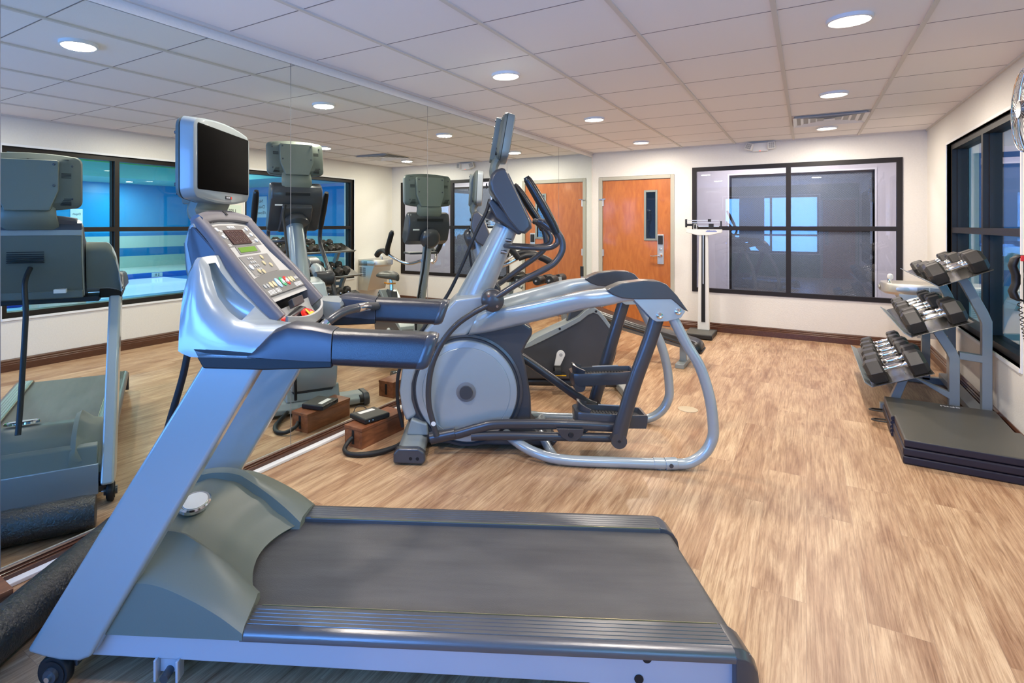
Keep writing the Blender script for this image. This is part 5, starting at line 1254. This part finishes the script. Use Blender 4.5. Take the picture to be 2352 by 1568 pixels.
b = MB(); b.lathe([(.04, -.052), (.045, -.04), (.05, .03), (.04, .055)], (0, 0, 0), 'x', 28); b.obj('motor', M_dark, FN)
b = MB(); b.tube(cr([(.04, 0, 0), (.06, .02, -.08), (.06, .02, .08)], 4), .014, 10); b.tube(cr([(.04, 0, 0), (.09, .02, .14), (.135, .02, .22)], 4), .014, 10); b.box(.135, .149, -.04, .08, .18, .30); b.obj('wall_bracket', M_dark, FN)
PH = thing('wall_phone', 'black wall telephone with coiled cord and red tab, at the right edge', 'telephone', (XR, 4.53, 1.06))
b = MB(); b.box(-.045, -.001, -.115, .055, -.14, .15); b.obj('phone_base', M_black, PH, bev=.012, seg=3)
rings = []
for x, y, z, w in ((-.050, .085, .150, .018), (-.075, .095, .130, .026), (-.085, .10, .085, .024), (-.070, .10, .03, .018), (-.070, .10, -.02, .018), (-.085, .10, -.065, .024), (-.075, .095, -.105, .026), (-.050, .085, -.120, .018)):
    rings.append([(x+.020*cos(a*pi/6)-.0, y-.035+(w+.010)*sin(a*pi/6), z) for a in range(12)])
b = MB(); b.loft(rings); hs = b.obj('handset', M_black, PH, smooth=60)
b = MB(); b.box(-.062, -.046, .0, .02, .115, .148); b.obj('red_tab', M_red, PH, bev=.003)
b = MB(); b.box(-.049, -.045, -.02, .012, .02, .05); b.obj('cradle_tab', M_white, PH, smooth=0)
P = []
for i in range(200):
    t = i/199; a = t*2*pi*24; x = -.055+.02*sin(t*pi); y = .065-.02*t; z = -.125-.24*sin(t*pi)*1.0 if t < .5 else -.125-.24*sin(t*pi)
    yy = .075-.13*t; P.append((x+.009*cos(a), yy+.009*sin(a), -.13-.23*sin(t*pi)))
b = MB(); b.tube(P, .0028, 5); b.obj('coiled_cord', M_black, PH)
NT = thing('wall_notice', 'pale wall notice reading USE YOUR OWN between the two pool windows', 'sign', (XR, 4.60, 1.47), -pi/2)
MB().box(-.14, .14, -.006, -.001, -.17, .17).obj('notice_board', mat('pale_notice', (.62, .72, .62), .5), NT, smooth=0)
for i, s_ in enumerate(('USE', 'YOUR', 'OWN')): text(s_, .07, M_dprint, NT, Matrix.Translation((0, -.0065, .09-.095*i)) @ Matrix.Rotation(pi/2, 4, 'X'))

# ---------------------------------------------------------------- cable boxes, modem, hose, foam roll
def wbox(label, x, y, L_=.46):
    t = thing('cable_box', label, 'wooden box', (x, y, 0), R_(-1.5))
    b = MB(); b.box(-.0725, .0725, .0, L_, 0, .108); bd_ = b.obj('box_body', M_cherry, t, bev=.002)
    b = MB(); b.box(-.075, .075, -.003, L_+.003, .108, .128); b.obj('box_lid', M_cherry, t, bev=.003)
    b = MB(); b.box(-.010, .010, -.0012, .002, .02, .105); b.obj('cable_slot', M_gap, bd_, smooth=0)
    return t
wbox('cherry-stained wooden cable box under the black media box, between mirror and elliptical', -2.362, 2.60, .42)
wbox('cherry-stained wooden cable box at the bottom left corner beside the black foam roll', -2.385, .36, .44)
wbox('cherry-stained wooden cable box by the mirror behind the elliptical, seen reflected', -2.375, 3.50, .36)
MD = thing('media_box', 'small black media box with white label on the wooden cable box', 'media box', (-2.375, 2.775, .128), R_(-12))
b = MB(); b.box(-.085, .085, -.10, .10, .004, .034); b.obj('case', M_vinyl, MD, bev=.006, seg=3)
b = MB(); b.box(-.078, .078, -.093, .093, .033, .036); b.obj('top_plate', M_matv, MD, bev=.002)
b = MB(); b.box(-.055, -.020, -.06, .06, .0362, .0368); b.obj('label_sticker', M_white, MD, smooth=0)
b = MB(); b.box(-.07, -.05, -.08, -.06, 0, .006); b.box(.05, .07, -.08, -.06, 0, .006); b.box(-.07, -.05, .06, .08, 0, .006); b.box(.05, .07, .06, .08, 0, .006); b.obj('rubber_feet', M_black, MD, smooth=0)
b = MB()
for k in range(2): b.lathe([(.004, 0), (.004, .0015)], (.0845, -.07+k*.03, .020), 'x', 10)
b.obj('indicator', M_btnb, MD)
b = MB(); b.tube(cr([(-.085, .05, .02), (-.115, .03, .045), (-.12, -.02, .05), (-.10, -.06, .02)], 5), .003, 6); b.obj('lead', M_black, MD)
b = MB()
P = cr([(-2.357, 2.592, .065), (-2.365, 2.56, .045), (-2.34, 2.50, .022), (-2.27, 2.485, .016), (-2.19, 2.54, .016), (-2.13, 2.63, .020), (-2.09, 2.72, .035), (-2.075, 2.78, .070), (-2.065, 2.83, .115)], 6)
b.tube(P, [.013+.004*math.exp(-((i-26)/9)**2) for i in range(len(P))], 12); tag(b.obj('cable_sleeve', M_black, None), 'black braided cable sleeve looping on the floor from the wooden box to the elliptical', 'cable')
FR = thing('foam_roller', 'long black speckled foam roller on the floor at the lower left beside the treadmill', 'foam roller', (0, 0, 0))
p0, p1 = Vector((-1.985, .40, .076)), Vector((-2.475, 1.265, .076)); dv = (p1-p0)
b = MB(); N_ = 24; b.tube([p0+dv*(i/N_) for i in range(N_+1)], [.070]+[.075]*(N_-1)+[.070], 40); b.xf(Matrix.Translation(-p0)); FR.location = p0; b.obj('roller_body', M_foam, FR)
b = MB(); b.lathe([(.069, 0), (.069, .001), (.01, .0012)], (0, 0, 0), 'z', 32)
q = dv.to_track_quat('Z', 'Y').to_matrix().to_4x4(); b.xf(Matrix.Translation(dv) @ q); b.obj('roller_end', M_black, FR)
b = MB(); b.tube(cr([(-2.43, 1.40, .012), (-2.46, 1.45, .012), (-2.43, 1.50, .03), (-2.40, 1.46, .012), (-2.37, 1.43, .012)], 5), .007, 8); tag(b.obj('floor_cable', M_bezel, None), 'short grey cable coil on the floor by the treadmill front foot', 'cable')

# back of the room: blinds at the rear window and a rear door, seen only as reflections
t = thing('window_blind', 'pale roller blind half drawn in the rear window, reflected in the far window', 'blind', (-1.25, YB+.03, 1.5))
MB().box(-.30, .30, -.004, .004, -.55, .62).obj('blind_cloth', M_curtain, t, smooth=0)
MB().cyl((-.31, 0, .63), (.31, 0, .63), .02, n=14).obj('blind_roll', M_white, t)
o = bpy.data.objects.new('door_2', None); COL.objects.link(o); struct(o)
b = MB(); b.box(.30, .35, YB, YB+.02, 0, 2.06); b.box(1.03, 1.08, YB, YB+.02, 0, 2.06); b.box(.35, 1.03, YB, YB+.02, 2.01, 2.06); b.obj('door_frame', M_doorframe, o, bev=.003)
b = MB(); b.box(.355, 1.025, YB, YB+.012, .008, 2.005); lf = b.obj('door_leaf', M_door, o, smooth=0)
b = MB(); b.box(.40, .47, YB+.012, YB+.03, .86, 1.22); b.cyl((.435, YB+.06, .96), (.56, YB+.06, .96), .011, n=10); b.cyl((.435, YB+.03, .96), (.435, YB+.06, .96), .012, n=10); b.obj('lever_handle', M_chrome, lf)
